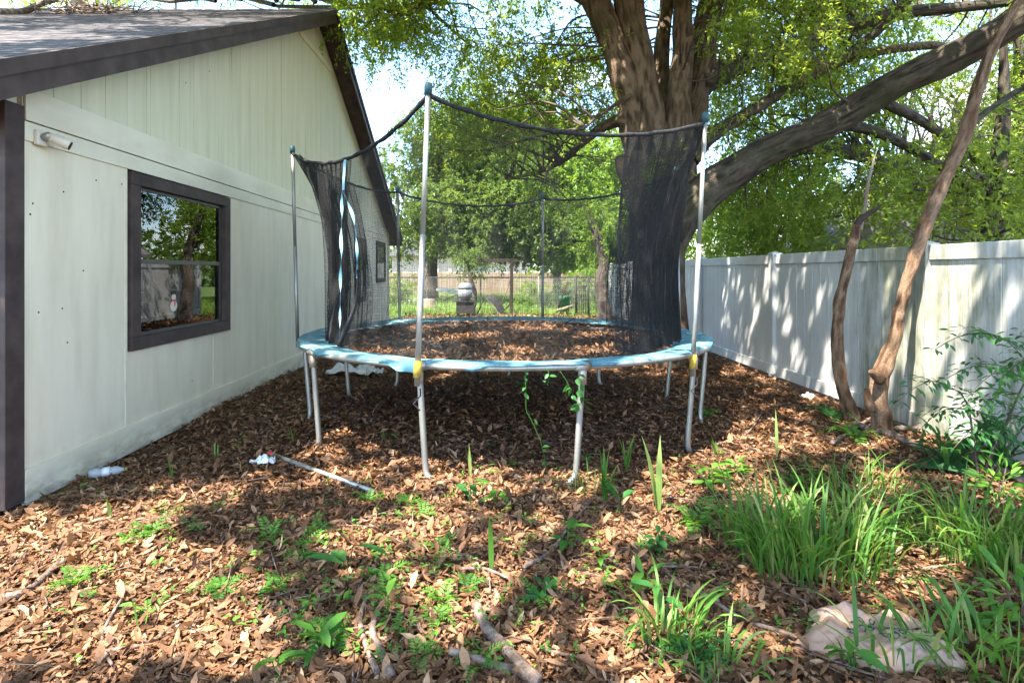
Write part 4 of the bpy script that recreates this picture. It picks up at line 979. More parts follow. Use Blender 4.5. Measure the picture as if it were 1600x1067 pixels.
# far oak whose crown fills the middle distance
b = P(671, 468, 29.5)
cl = blob(r1, (-.3, 29, 6.6), (5.4, 3.2, 4.2), 100, .8, 1.5, .7, 2.2)+blob(r1, (.6, 26.5, 3.9), (5.2, 1.5, 1.9), 60, .6, 1.2, .7, 1.95)
tree('far_oak', 'dense oak filling the middle distance beyond the chain link fence', (b[0], 29.5, 0), [(b[0], 29.5, -.1), (b[0]+.02, 29.5, 1.2), (b[0]+.1, 29.4, 2.6), (b[0]+.6, 29.2, 4.5), (b[0]+1.5, 29, 7)], [.55, .42, .36, .26, .1], cl, 16, .20, .085, 'far_leaf', 'far_bark', 61, 44, .6,
     limbs=[([(b[0]+.1, 29.4, 2.4), (b[0]+2, 29, 4), (b[0]+4.5, 28.6, 5.4)], [.22, .15, .06]), ([(b[0]+.2, 29.4, 3), (b[0]-1, 29, 4.8), (b[0]-1.8, 28.8, 6.4)], [.18, .1, .05])])
# bright trees to its right
cl = blob(r1, (3.2, 27, 5.0), (2.2, 1.8, 3.0), 46, .6, 1.15, .8, 1.6)
tree('bright_tree', 'bright yellow green tree behind the chain link fence', (3.1, 27, 0), [(3.1, 27, -.1), (3.0, 27, 2), (3.3, 27, 4.5), (3.2, 27, 7)], [.2, .16, .11, .04], cl, 14, .19, .085, 'lime_leaf', 'far_bark', 62, 50, .55)
cl = blob(r1, (6.2, 30, 5.5), (3.0, 2, 4.0), 46, .8, 1.4, .8, 1.5)
tree('tall_leafy_tree', 'tall light green tree in the gap left of the oak trunk', (6, 30, 0), [(6, 30, -.1), (6.1, 30, 3), (6, 30, 8)], [.25, .2, .06], cl, 14, .22, .1, 'lime_leaf', 'far_bark', 63, 44, .6)
# curved small tree by the far white fence
pth = [(945, 502, 18, 11), (943, 470, 18, 9), (938, 440, 18, 9), (943, 410, 18, 8), (936, 380, 18, 7), (925, 350, 18, 5), (915, 320, 18, 3)]
cl = blob(r1, P(935, 365, 18.3), (.9, .8, .9), 14, .3, .55, .8)
tree('crooked_tree', 'small crooked dark trunk by the far end of the white fence', tuple(P(945, VY, 18)[:2])+(0,), [P(a, b, c) for a, b, c, _ in pth], [d/F*18 for *_, d in pth], cl, 14, .12, .05, 'lime_leaf', 'far_bark', 64, 60, .4)
# thin sapling behind the grill
pth = [(738, 492, 20.4, 4), (742, 460, 20.4, 3.5), (735, 435, 20.4, 3), (728, 415, 20.4, 2)]
cl = blob(r1, P(742, 408, 20.6), (.75, .5, .5), 10, .22, .38, .8)
tree('thin_sapling', 'thin sapling standing just behind the smoker grill', tuple(P(738, VY, 20.4)[:2])+(0,), [P(a, b, c) for a, b, c, _ in pth], [d/F*20.4 for *_, d in pth], cl, 14, .12, .05, 'far_leaf', 'far_bark', 65, 50, .35)
# trees beyond the vinyl fence
cl = blob(r1, (7.6, 15.5, 3.3), (2.6, 2.6, 2.0), 34, .6, 1.1, .7, 1.2)
tree('fence_tree', 'light green tree over the vinyl fence right of the oak trunk', (7.4, 15.5, 0), [(7.4, 15.5, -.1), (7.3, 15.4, 2), (7.6, 15.4, 4.5), (7.4, 15.4, 7)], [.2, .17, .1, .04], cl, 15, .11, .045, 'lime_leaf', 'limb_bark', 66, 66, .45)
cl = blob(r1, (7.8, 8.8, 2.7), (2.2, 2.0, 1.2), 30, .5, .95, .7, .7)
tree('leafy_tree', 'leafy green tree behind the vinyl fence at the right edge', (7.9, 8.9, 0), [(7.9, 8.9, -.1), (7.8, 8.9, 1.8), (8, 8.9, 4), (7.9, 8.8, 5.5)], [.17, .14, .09, .03], cl, 16, .088, .036, 'oak_leaf', 'limb_bark', 67, 36, .4)
cl = blob(r1, (10.8, 11.5, 3.5), (2.4, 2.4, 2.0), 14, .7, 1.15, .7, .8)
tree('broad_tree', 'broad mid green tree deep behind the vinyl fence', (10.8, 11.5, 0), [(10.8, 11.5, -.1), (10.8, 11.5, 3), (10.6, 11.5, 7)], [.22, .18, .05], cl, 14, .11, .046, 'oak_leaf', 'limb_bark', 68, 62, .45)
# low shrubs along the far fence
for k, (x, y, s, lf, lab) in enumerate([(1.7, 24, 1.1, 'lime_leaf', 'pale feathery shrub behind the timber post'), (2.6, 22.3, .8, 'dark_leaf', 'dark green shrub by the green bin'), (-4.2, 25.5, 1.15, 'lime_leaf', 'light green shrub beside the far house corner'), (3.7, 23, 1.2, 'lime_leaf', 'bright shrub behind the leaning wire gate')]):
    e = blob(r1, (x, y, s*.75), (s*.6, s*.5, s*.6), 9, s*.3, s*.5, .9, .05)
    tree('shrub', lab, (x, y, 0), [(x, y, 0), (x, y, s*.5), (x+.05, y, s)], [.04, .03, .01], e, 14, .13, .06, lf, 'far_bark', 80+k, 40, .35, cat='shrub')
# woods along the horizon
e = []
for x in np.linspace(-60, 70, 44): e.append((np.array([x+r1.normal(0, 1), 66+r1.normal(0, 5), r1.uniform(2, 4)]), np.array([3.4, 2.5, r1.uniform(3, 5.5)])))
T0 = np.concatenate([ball(c, q, 70, r1)[0] for c, q in e]); wo = empty('far_woods', (0, 66, 0)); tag(wo, 'hazy green woods along the horizon', 'woods', kind='stuff')
crown('foliage', T0, rdir(len(T0), r1), 8, 1.0, .7, .4, M['far_leaf'], wo, r1)

# ---- two slim trunks by the fence
sg = empty('dead_snag', tuple(P(1328, VY, 5.9)[:2])+(0,)); tag(sg, 'slim bare trunk with a broken dark top in front of the white fence', 'tree')
def slim(par, nm, pts, m, seed, n=30, sides=18, rough=.07):
    return limb(nm, [P(a, b, c) for a, b, c, _ in pts], [.8*d/F*c for _, _, c, d in pts], M[m], par, n, sides, rough*1.5, seed, .034)
A = 5.85
slim(sg, 'trunk', [(1334, 668, A, 17), (1328, 640, A, 13), (1318, 610, A, 11), (1310, 570, A, 10), (1308, 520, A, 9.5), (1312, 470, A, 9.5), (1321, 430, A, 8.5), (1332, 385, A, 8), (1339, 352, A, 7)], 'snag_bark', 41)
slim(sg, 'broken_stub', [(1337, 358, A, 6), (1345, 344, A-.02, 6.5), (1357, 336, A-.05, 5), (1367, 328, A-.08, 3.5), (1377, 320, A-.1, 1.5)], 'wood_dark', 42, 12, 10, .15)
slim(sg, 'dead_shoot', [(1342, 360, A+.02, 5), (1350, 330, A+.02, 3.6), (1356, 290, A+.03, 3), (1363, 258, A+.04, 2), (1371, 232, A+.05, .6)], 'wood', 43, 14, 8)
A = 5.3
ln = empty('leaning_tree', tuple(P(1378, VY, A)[:2])+(0,)); tag(ln, 'leaning red brown trunk with peeling bark in front of the white fence', 'tree')
slim(ln, 'trunk', [(1377, 688, A, 22), (1376, 655, A, 17), (1373, 610, A, 15), (1380, 575, A, 14), (1398, 530, A, 11), (1407, 480, A, 10), (1423, 420, A, 10), (1447, 350, A, 11), (1475, 280, A, 11), (1505, 215, A, 11), (1524, 150, A, 10), (1545, 90, A, 9), (1570, 40, A, 8), (1592, 0, A, 7.5), (1640, -90, A, 5)], 'snag_bark', 44, 48, 20, .085)
slim(ln, 'stub', [(1362, 640, A-.08, 9), (1356, 622, A-.12, 7), (1354, 608, A-.13, 5)], 'snag_bark', 45, 8, 10)
slim(ln, 'stub', [(1376, 592, A-.06, 10), (1364, 583, A-.14, 6), (1360, 580, A-.16, 4)], 'snag_bark', 46, 8, 10)
slim(ln, 'limb', [(1512, 200, A, 7), (1535, 180, A+.05, 5.5), (1565, 158, A+.1, 5), (1600, 138, A+.1, 4.5), (1660, 110, A+.1, 3)], 'limb_bark', 47, 14, 10)

# =================================================================== GROUND COVER
rl = np.random.default_rng(77)
def litter_spots(n, y0, y1, pw=1.0):
    Y = y0+(y1-y0)*rl.uniform(0, 1, n)**pw
    lo = np.maximum(-1.0*Y-.3, -12.0); hi_ = np.minimum(1.0*Y+.4, 9.0)
    X = lo+(hi_-lo)*rl.uniform(0, 1, n)
    ok = (X < FX-.05) & ~((X < WX+.03) & (Y > C0-.03))
    return X[ok], Y[ok]
def litter_arrays(X, Y, big_, up=1.0):
    n = len(X); hump = .5+.5*np.sin(X*3.3+np.sin(Y*2.6))*np.sin(Y*3.9+np.cos(X*2.1)); z = gz(X, Y)+rl.uniform(.002, .028, n)*(.5+.8*hump)*up
    base = np.stack([X, Y, z], 1); d = rdir(n, rl); d[:, 2] *= .33
    nn = rdir(n, rl)*[.5, .5, .2]+[0, 0, .8]
    L = rl.gamma(4.5, .0155, n).clip(.025, .13)*big_; W_ = L*rl.uniform(.24, .50, n)
    q = np.clip(rl.beta(1.25, 1.7, n)+.10*np.sin(X*1.7+Y)*np.sin(Y*1.1), 0, 1)
    return base, d, nn, L, W_, q, n
X, Y = litter_spots(60000, 1.75, 4.3, 1.1); o3 = litter_arrays(X, Y, .72)
b, d, nn, L, W_, q, n = o3
fold = rl.uniform(-.35, .5, n); curl = rl.uniform(-.3, .45, n)
# the 260 nearest upper leaves are pieces of their own
key = np.hypot(b[:, 0], b[:, 1])-6*(b[:, 2]-gz(b[:, 0], b[:, 1]))+100*((b[:, 1] < 2.1) | (np.abs(b[:, 0]-.08) > .92*b[:, 1])); near = np.argsort(key)[:260]; far = np.setdiff1d(np.arange(n), near)
V, T = leaf8(b[far], d[far], nn[far], L[far], W_[far], fold[far], curl[far])
parts = [(V, T, np.repeat(q[far], 8))]
X, Y = litter_spots(130000, 4.15, 12.5, 1.05); b2, d2, n2, L2, W2, q2, k2 = litter_arrays(X, Y, .82)
ok = np.ones(k2, bool); V, T = leaf4(b2, d2, n2, L2, W2, rl.uniform(-.3, .4)); parts.append((V, T, np.repeat(q2, 4)))
X, Y = litter_spots(30000, 12.3, 20.5, 1.0); b2, d2, n2, L2, W2, q2, k2 = litter_arrays(X, Y, 1.5)
V, T = leaf4(b2, d2, n2, L2, W2); parts.append((V, T, np.repeat(q2, 4)))
X, Y = litter_spots(60000, 1.75, 6.5, 1.1); b2, d2, n2, L2, W2, q2, k2 = litter_arrays(X, Y, .34, 1.25)       # broken bits
V, T = leaf4(b2, d2, n2, L2, W2*1.3, .1); parts.append((V, T, np.repeat(q2*.8, 4)))
V, T, Q = merge(parts)
litter = big('leaf_litter', V, T, M['litter'], rnd=Q); tag(litter, 'thick brown leaf litter covering the whole yard', 'leaves', kind='stuff')
for j in near:
    V, T = leaf8(np.zeros((1, 3)), d[j:j+1], nn[j:j+1], L[j:j+1]*1.08, W_[j:j+1]*1.08, fold[j:j+1], curl[j:j+1])
    o = big('leaf', V, T, M['litter'], litter, np.full(8, q[j])); o.location = tuple(b[j]+[0, 0, .006])

# far lawn
n = 20000; X = rl.uniform(-14, 9, n); Y = 20.2+rl.uniform(0, 1, n)**1.4*16
V, T = blades(np.stack([X, Y, 0*X], 1), rl.uniform(0, 6.28, n), rl.uniform(.1, .28, n), rl.uniform(0, .4, n), rl.uniform(.2, 1.2, n), rl.uniform(.012, .02, n)*1.6, 4, rl)
ok_ = big('far_lawn', V, T, M['lawn_blade'], rnd=np.repeat(rl.uniform(0, 1, n), 8)); tag(ok_, 'sunny overgrown lawn beyond the chain link fence', 'grass', kind='stuff')

# ---- weeds
rw = np.random.default_rng(5)
def frond(base, dirh, length, pairs, lL, lW, r, rise=.9, droop=.9, taper=True):
    """pinnate frond: rachis points, leaflets (pos, dir, normal, L, W)"""
    t = np.linspace(0, 1, 10); h = unit(np.array([dirh[0], dirh[1], 0])); up = np.array([0, 0, 1.])
    rac = np.asarray(base)+h*(t*length*.85)[:, None]+up*(length*(rise*t-droop*t*t))[:, None]
    tl_ = np.repeat(np.linspace(.14, .97, pairs), 2); s = np.tile([1, -1], pairs)
    idx = tl_*9; i = np.minimum(idx.astype(int), 8); f = idx-i; pos = rac[i]*(1-f)[:, None]+rac[i+1]*f[:, None]; tan = unit(rac[i+1]-rac[i])
    side = unit(np.cross(tan, up)); dr = unit(side*s[:, None]+tan*.55+r.normal(0, .08, (2*pairs, 3))); nn_ = np.cross(side, tan)+r.normal(0, .15, (2*pairs, 3))
    k = (1-.72*tl_**1.6) if taper else np.ones_like(tl_)
    pos = np.vstack([pos, rac[-1]]); dr = np.vstack([dr, unit(rac[-1]-rac[-2])]); nn_ = np.vstack([nn_, up]); k = np.append(k, .6 if taper else 1)
    return rac, (pos, dr, nn_, lL*k, lW*k)
def fern(size, r, nf=6):
    lv = []; rc = MB()
    for k in range(nf):
        a = 6.28*k/nf+r.uniform(-.4, .4); rac, L_ = frond((0, 0, .005), (math.cos(a), math.sin(a)), size*r.uniform(.7, 1.15), 9, size*.30, size*.10, r, r.uniform(.8, 1.5), r.uniform(.7, 1.2)); lv.append(L_); rc.tube(rac[::3], .0016, 3, cap=False)
    return [np.concatenate([q[i] for q in lv]) for i in range(5)], rc
def broad(size, r, nl=6):
    a = r.uniform(0, 6.28, nl); h = r.uniform(.15, .8, nl)*size; pos = np.stack([.1*size*np.cos(a), .1*size*np.sin(a), h], 1)
    d_ = np.stack([np.cos(a), np.sin(a), r.uniform(.0, .8, nl)], 1); rc = MB()
    for p in pos: rc.tube([(0, 0, 0), p*.6, p], .0025, 4, cap=False)
    return [pos, unit(d_), np.tile([0, 0, 1.], (nl, 1))+r.normal(0, .3, (nl, 3)), size*r.uniform(.55, .95, nl), size*r.uniform(.22, .34, nl)], rc
def strap(size, r, nb=3):
    V, T = blades(r.normal(0, .008, (nb, 3))*[1, 1, 0], r.uniform(0, 6.28, nb), size*r.uniform(.6, 1.05, nb), r.uniform(.02, .22, nb), r.uniform(.05, .7, nb), size*r.uniform(.055, .085, nb), 8, r)
    return V, T
def weed(kind, px, py, size, label, seed, m='weed', n=None):
    """size in metres; label says which one"""
    r = np.random.default_rng(seed); g = G(px, py)
    name, cat = {'fern': ('ferny_weed', 'weed'), 'broad': ('broadleaf_weed', 'weed'), 'strap': ('blade_weed', 'weed')}[kind]
    e = empty(name, tuple(g), float(r.uniform(0, 6.28)) if kind != 'strap' else 0)
    if kind == 'strap':
        V, T = strap(size, r, n or 3); T = tri(T); o = big('blade', V, T, M['grass'], e, np.repeat(r.uniform(.25, .85, len(V)//16), 16), True)
    else:
        (p, d_, nn_, L_, W_), rc = (fern(size, r, n or 6) if kind == 'fern' else broad(size, r, n or 6))
        if kind == 'fern': V, T = leaf4(p, d_, nn_, L_, W_, .15); k = 4
        else: V, T = leaf8(p, d_, nn_, L_, W_, .18, .3); k = 8
        big('foliage', V, T, M[m], e, np.repeat(np.clip(r.uniform(.2, .8)+r.normal(0, .15, len(p)), 0, 1), k), k == 8); rc.build('stem', M[m], e)
    return tag(e, label, cat)
W = [
 ('fern', 238, 832, .17, 'small ferny weed in the leaves, left of the fallen metal pole', 1), ('fern', 200, 838, .10, 'tiny ferny sprig left of the small ferny weed near the house', 2),
 ('fern', 117, 912, .15, 'ferny sprig beside the pale branch at the left edge', 3), ('fern', 345, 925, .16, 'lone ferny weed on bare leaves at lower left', 4),
 ('fern', 420, 845, .16, 'ferny weed halfway between the metal pole and the lower left corner', 5), ('fern', 482, 862, .14, 'ferny patch left of the broad drooping leaf', 6),
 ('fern', 495, 842, .14, 'ferny sprig just above the ferny patch left of the drooping leaf', 7), ('fern', 470, 885, .12, 'ferny tuft just below the ferny patch left of the drooping leaf', 8),
 ('fern', 600, 925, .14, 'bright ferny weed right of the broad drooping leaf', 9), ('fern', 608, 950, .13, 'ferny weed at the top of the two upright dead sticks', 10),
 ('fern', 515, 1015, .16, 'dense ferny clump at the bottom left of centre', 11), ('fern', 640, 790, .17, 'ferny weed below the foot of the near trampoline leg', 12),
 ('fern', 662, 812, .11, 'tiny ferny sprig right of the weed by the near leg', 13), ('fern', 690, 958, .15, 'feathery fern left of the thick fallen branch', 14),
 ('fern', 730, 935, .13, 'pale ferny sprig above the thick fallen branch', 15), ('fern', 680, 985, .13, 'ferny weed rising behind the curved stick at the bottom', 16),
 ('fern', 655, 1045, .12, 'ferny weed at the bottom edge left of the thick branch', 17), ('fern', 1088, 815, .25, 'tall feathery weed left of the big grass clump', 18),
 ('fern', 685, 870, .12, 'small fern on bare leaves left of the long lone blade', 19), ('fern', 955, 915, .11, 'tiny ferny sprig right of the dark broadleaf by the stick', 20),
 ('fern', 838, 940, .12, 'small ferny sprig beside the bright sun patch at centre', 21), ('fern', 1300, 655, .34, 'spreading fern at the foot of the bare snag', 22),
 ('fern', 1335, 690, .3, 'low fern in front of the leaning trunk', 23), ('fern', 1105, 655, .2, 'shaded fern behind the right trampoline leg', 24),
 ('fern', 230, 960, .08, 'tiny fern beside the short upright blade at lower left', 25), ('fern', 815, 605, .18, 'weed hidden in the shade under the trampoline centre', 26),
 ('fern', 430, 930, .15, 'ferny weed below the row of ferny tufts at lower left', 27), ('fern', 575, 785, .13, 'ferny weed at the near end of the fallen metal pole', 28),
 ('fern', 1085, 1030, .2, 'ferny weed left of the pink plastic bag at the bottom', 29), ('fern', 745, 1060, .14, 'fern at the bottom edge right of the curved stick', 30),
 ('broad', 545, 905, .22, 'broad drooping dark leaf at left of centre', 31), ('broad', 500, 1030, .14, 'large leafy weed at the bottom left of centre', 32),
 ('broad', 430, 1062, .14, 'broad leaves at the bottom edge below the left weeds', 33), ('broad', 605, 985, .15, 'two pale round leaves by the upright dead sticks', 34),
 ('broad', 735, 795, .17, 'dark broadleaf weed right of the near trampoline leg', 35), ('broad', 775, 795, .17, 'bright upright broadleaf beside the dark broadleaf weed', 36),
 ('broad', 885, 862, .16, 'bright green seedling at the top of the crooked stick', 37), ('broad', 850, 945, .13, 'dark seedling right of the long lone blade', 38),
 ('broad', 1008, 930, .15, 'seedling with round leaves by the forked twig', 39), ('broad', 1032, 962, .2, 'large oval leaf below the forked twig', 40),
 ('broad', 938, 890, .11, 'pale little sprout standing right of the crooked stick', 41), ('broad', 1030, 860, .14, 'bushy dark weed left of the big grass clump', 42),
 ('broad', 1110, 755, .17, 'grey green leafy weed in front of the right trampoline leg', 43), ('broad', 1150, 740, .16, 'grey green leafy weed right of the right trampoline leg', 44),
 ('broad', 970, 800, .18, 'low dark leaves left of the tall lone blade', 45), ('broad', 1330, 1062, .15, 'bright broad leaves at the bottom edge below the bag', 46),
 ('broad', 1520, 985, .11, 'bright broad leaves at right of the plastic bag', 47), ('broad', 1560, 1030, .13, 'large leafy weed in the bottom right corner', 48),
 ('broad', 905, 645, .18, 'leafy weed behind the middle trampoline leg', 49), ('broad', 1240, 760, .15, 'pale leafy weed behind the big grass clump', 50),
 ('strap', 172, 808, .2, 'single upright blade near the house corner', 51), ('strap', 268, 752, .2, 'upright blade sprout by the crushed bottle', 52),
 ('strap', 337, 720, .18, 'thin blade sprout in the shade along the house', 53), ('strap', 220, 990, .19, 'short broad blade at lower left', 54),
 ('strap', 512, 765, .2, 'thin blades crossing the middle of the metal pole', 55), ('strap', 770, 905, .42, 'long lone blade leaning in the centre foreground', 56),
 ('strap', 1027, 795, .48, 'tall lone blades right of the middle trampoline leg', 57), ('strap', 1215, 718, .42, 'tall pale blade behind the big grass clump', 58),
 ('strap', 735, 755, .3, 'thin blades between the two front trampoline legs', 59), ('strap', 945, 790, .38, 'bending blades right of the middle leg foot', 60),
 ('strap', 1118, 712, .26, 'small forked blade by the right leg foot', 61), ('strap', 978, 735, .3, 'blade tuft in the shade between the right legs', 62),
 ('strap', 455, 700, .22, 'thin blades left of the left front leg', 63), ('strap', 600, 700, .25, 'thin blades in the shade behind the near leg', 64),
]
for k, px, py, s, lab, sd in W: weed(k, px, py, s, lab, sd, 'weed_dark' if sd in (31, 35, 38, 42, 45, 40, 29, 22) else 'weed', {56: 1, 51: 2, 54: 2, 58: 1, 57: 3, 34: 3, 40: 3, 31: 3, 43: 14, 44: 14, 42: 14, 50: 12, 60: 6, 62: 6, 32: 9, 48: 10, 47: 9, 18: 9, 11: 9}.get(sd))

# tiny seedlings, past counting
ns = 340; r_s = np.random.default_rng(66); P_ = [[], [], [], [], []]
for _ in range(ns):
    px, py = (r_s.normal(600, 210), r_s.uniform(780, 1060)) if r_s.uniform() < .35 else (r_s.uniform(60, 1500), r_s.uniform(690, 1050))
    g = G(px, py); k = int(r_s.integers(4, 10)); sz = r_s.uniform(.018, .05)
    if g[0] < WX+.1: continue
    a = r_s.uniform(0, 6.28, k); P_[0].append(g+np.stack([np.cos(a)*.2*sz, np.sin(a)*.2*sz, .025+r_s.uniform(0, 1.2, k)*sz], 1)); P_[1].append(np.stack([np.cos(a), np.sin(a), r_s.uniform(-.1, .6, k)], 1)); P_[2].append(np.tile([0, 0, 1.], (k, 1))+r_s.normal(0, .3, (k, 3))); P_[3].append(sz*r_s.uniform(.6, 1.2, k)); P_[4].append(sz*r_s.uniform(.25, .5, k))
P_ = [np.concatenate(q) for q in P_]; V, T = leaf8(*P_, .15, .25)
tag(big('seedling_cover', V, T, M['weed'], rnd=np.repeat(r_s.uniform(0, 1, len(P_[0])), 8)), 'tiny green seedlings sprinkled over the leaf litter', 'seedlings', kind='stuff')
# grass clumps
def grass(px, py, n, spread, length, width, label, seed, lean=.25):
    r = np.random.default_rng(seed); g = G(px, py); e = empty('grass_clump', tuple(g)); tag(e, label, 'grass', 'tall grass clumps on the right')
    n = int(n*1.3); a = r.uniform(0, 6.28, n); rad = spread*np.sqrt(r.uniform(0, 1, n)); b_ = np.stack([rad*np.cos(a)*1.25, rad*np.sin(a)*.8, 0*a], 1)
    az = a+r.normal(0, .8, n); L_ = length*r.uniform(.35, 1.15, n)
    V, T = blades(b_, az, L_, r.uniform(.0, lean, n), r.uniform(.6, 2.6, n), width*r.uniform(.6, 1.2, n), 9, r)
    big('blade_mass', V, T, M['grass'], e, np.repeat(np.clip(r.beta(2, 2.4, n), 0, 1), 18), True)['kind'] = 'stuff'
    m = n//3; j = r.integers(0, n, m)
    V, T = blades(b_[j]*.8, az[j], L_[j]*.75, r.uniform(0, .2, m), r.uniform(0, .5, m), np.full(m, .006), 6, r)
    big('stem_mass', V, T, M['grass'], e, np.repeat(r.uniform(.5, 1, m), 12), True)['kind'] = 'stuff'
grass(1275, 885, 190, .30, .54, .026*.6, 'big tall grass clump behind the pink plastic bag', 201)
grass(1195, 850, 90, .18, .48, .022*.6, 'smaller grass clump at the left flank of the big one', 202)
grass(1370, 850, 60, .16, .48, .024*.6, 'grass clump between the big one and the right clump', 203)
grass(1515, 868, 110, .22, .50, .024*.6, 'dense grass clump at right behind the bag', 204)
grass(1600, 905, 50, .2, .42, .026*.6, 'grass clump cut by the right edge of the frame', 205)
grass(1560, 1040, 46, .25, .42, .03*.6, 'arching grass in the bottom right corner', 206, .6)
grass(1420, 1040, 26, .2, .34, .024*.6, 'sparse arching grass in front of the plastic bag', 207, .6)
grass(1035, 1000, 34, .14, .36, .028*.6, 'broad bladed grass tuft left of the plastic bag', 208, .5)
grass(1330, 765, 80, .3, .34, .016*.6, 'thin low grass behind the big clump', 209, .5)
grass(1110, 1045, 20, .14, .24, .02*.6, 'small blade tuft at the bottom edge left of the bag', 210, .5)
grass(925, 770, 26, .12, .24, .012*.6, 'wispy grass at the foot of the middle trampoline leg', 211, .4)

# pinnate shrub at the right edge, before the fence
sh = empty('pinnate_shrub', tuple(G(1530, 752))); tag(sh, 'young shrub with feathery compound leaves before the fence at right', 'shrub')
org = np.array(sh.location); rs = np.random.default_rng(9); AY = org[1]
stems = [[(1530, 752), (1522, 700), (1514, 640), (1500, 612)], [(1530, 752), (1560, 690), (1590, 620), (1620, 560)], [(1535, 752), (1575, 700), (1605, 660), (1640, 640)]]
for s in stems: MB().tube(smooth_path([P(a, b, AY)-org for a, b in s], 10), np.linspace(.011, .005, 10), 6).build('stem', M['twig'], sh, True)
fr_ = [((1505, 618), (1405, 625), .45), ((1512, 640), (1440, 668), .3), ((1512, 640), (1575, 690), .3), ((1600, 548), (1462, 545), .62), ((1600, 585), (1478, 592), .52), ((1610, 600), (1510, 622), .4), ((1575, 655), (1500, 720), .3),
       ((1590, 640), (1480, 650), .45), ((1560, 690), (1490, 700), .3), ((1600, 560), (1530, 522), .35), ((1605, 570), (1640, 500), .4), ((1590, 660), (1660, 700), .4), ((1540, 690), (1600, 740), .3), ((1620, 560), (1560, 600), .4), ((1600, 620), (1520, 660), .4), ((1610, 640), (1545, 715), .35)]
PT = [[], [], [], [], []]
for (a, b, l) in fr_:
    p, q = P(*a, AY+rs.uniform(-.15, .15))-org, P(*b, AY+rs.uniform(-.25, .25))-org; L0 = np.linalg.norm(q-p)
    t = np.linspace(0, 1, 9)[:, None]; rac = p*(1-t)+q*t+np.array([0, 0, 1.])*(.18*L0*np.sin(np.pi*t)); MB().tube(rac, .003, 4).build('rachis', M['twig'], sh)
    tan = unit(np.gradient(rac, axis=0)); side = unit(np.cross(tan, [0, 0, 1.])+rs.normal(0, .15, 3)); 
    for i in range(1, 9):
        for s in (1, -1):
            nsub = 4 if i < 6 else 2
            d_ = unit(side[i]*s+tan[i]*.45)
            for j in range(nsub):
                PT[0].append(rac[i]+d_*(.055*j)*(1-.06*i)); PT[1].append(unit(d_+rs.normal(0, .35, 3)+np.array([0, 0, -.25]))); PT[2].append(np.array([0, -.2, 1.])+rs.normal(0, .3, 3)); PT[3].append(rs.uniform(.05, .075)); PT[4].append(rs.uniform(.02, .03))
PT = [np.array(q) for q in PT]; V, T = leaf8(*PT, .15, .2)
big('foliage', V, T, M['weed_dark'], sh, np.repeat(rs.uniform(0, 1, len(PT[0])), 8))['kind'] = 'stuff'
# low plants round it
def bush(px, py, size, n, L, Wd, m, label, seed, name='leafy_plant'):
    r = np.random.default_rng(seed); e = empty(name, tuple(G(px, py))); tag(e, label, 'plant'); p, d_ = ball((0, 0, size*.45), (size*.55, size*.45, size*.5), n, r, .1); p[:, 2] = np.maximum(p[:, 2], .02)
    V, T = leaf8(p, d_+[0, 0, .2], np.tile([0, 0, 1.], (n, 1))+r.normal(0, .4, (n, 3)), L*r.uniform(.6, 1.2, n), Wd*r.uniform(.7, 1.2, n), .18, .3)
    big('foliage', V, T, M[m], e, np.repeat(r.uniform(0, 1, n), 8))['kind'] = 'stuff'; st_ = MB()
    for k in range(7): st_.tube([(0, 0, 0), p[k]*.6, p[k]], .004, 4)
    st_.build('stem', M['twig'], e)
bush(1475, 735, .28, 80, .075, .03, 'weed_dark', 'dark leafy plant at the foot of the fence post', 301)
bush(1560, 800, .3, 90, .08, .03, 'weed', 'leafy plant below the feathery shrub', 302)
bush(1590, 985, .3, 60, .085, .035, 'weed', 'bright leafy plant at the right edge beside the bag', 303)
bush(1600, 720, .42, 120, .085, .032, 'weed_dark', 'dark leafy plant at the right edge under the fence', 304)
for k, (px, py) in enumerate([(1485, 745), (1560, 745)]):    # arching strap leaves
    r = np.random.default_rng(320+k); n = 18; e = empty('arching_lily', tuple(G(px, py))); tag(e, ['dark arching strap leaves left of the feathery shrub', 'dark arching strap leaves right under the feathery shrub'][k], 'plant')
    V, T = blades(r.normal(0, .03, (n, 3))*[1, 1, 0], r.uniform(0, 6.28, n), r.uniform(.35, .6, n), r.uniform(.2, .5, n), r.uniform(1.0, 1.9, n), np.full(n, .035), 9, r)
    big('leaf_fan', V, T, M['palm'], e, np.repeat(r.uniform(0, 1, n), 18), True)['kind'] = 'stuff'
# palmetto fan lying on the ground
pf = empty('palm_frond', tuple(G(1425, 742)+[0, 0, .05])); tag(pf, 'green palmetto fan leaf lying behind the right grass clumps', 'leaf')
for k in range(22):
    a = R(-38+62*k/21); L0 = .40+.03*math.sin(k); dv = np.array([math.cos(a), math.sin(a), -.03+.02*(k % 2)]); sd_ = np.array([-math.sin(a), math.cos(a), 0])*.011
    MB().grid([[np.zeros(3)+[0, 0, .02*(k % 2)], np.zeros(3)], [dv*L0*.55-sd_+[0, 0, .03], dv*L0*.55+sd_+[0, 0, .045]], [dv*L0+[0, 0, .02], dv*L0+[0, 0, .022]]]).build('leaflet', M['palm'], pf)
MB().tube([(-.35, .1, -.03), (0, 0, .01)], .006, 6).build('stalk', M['palm'], pf)

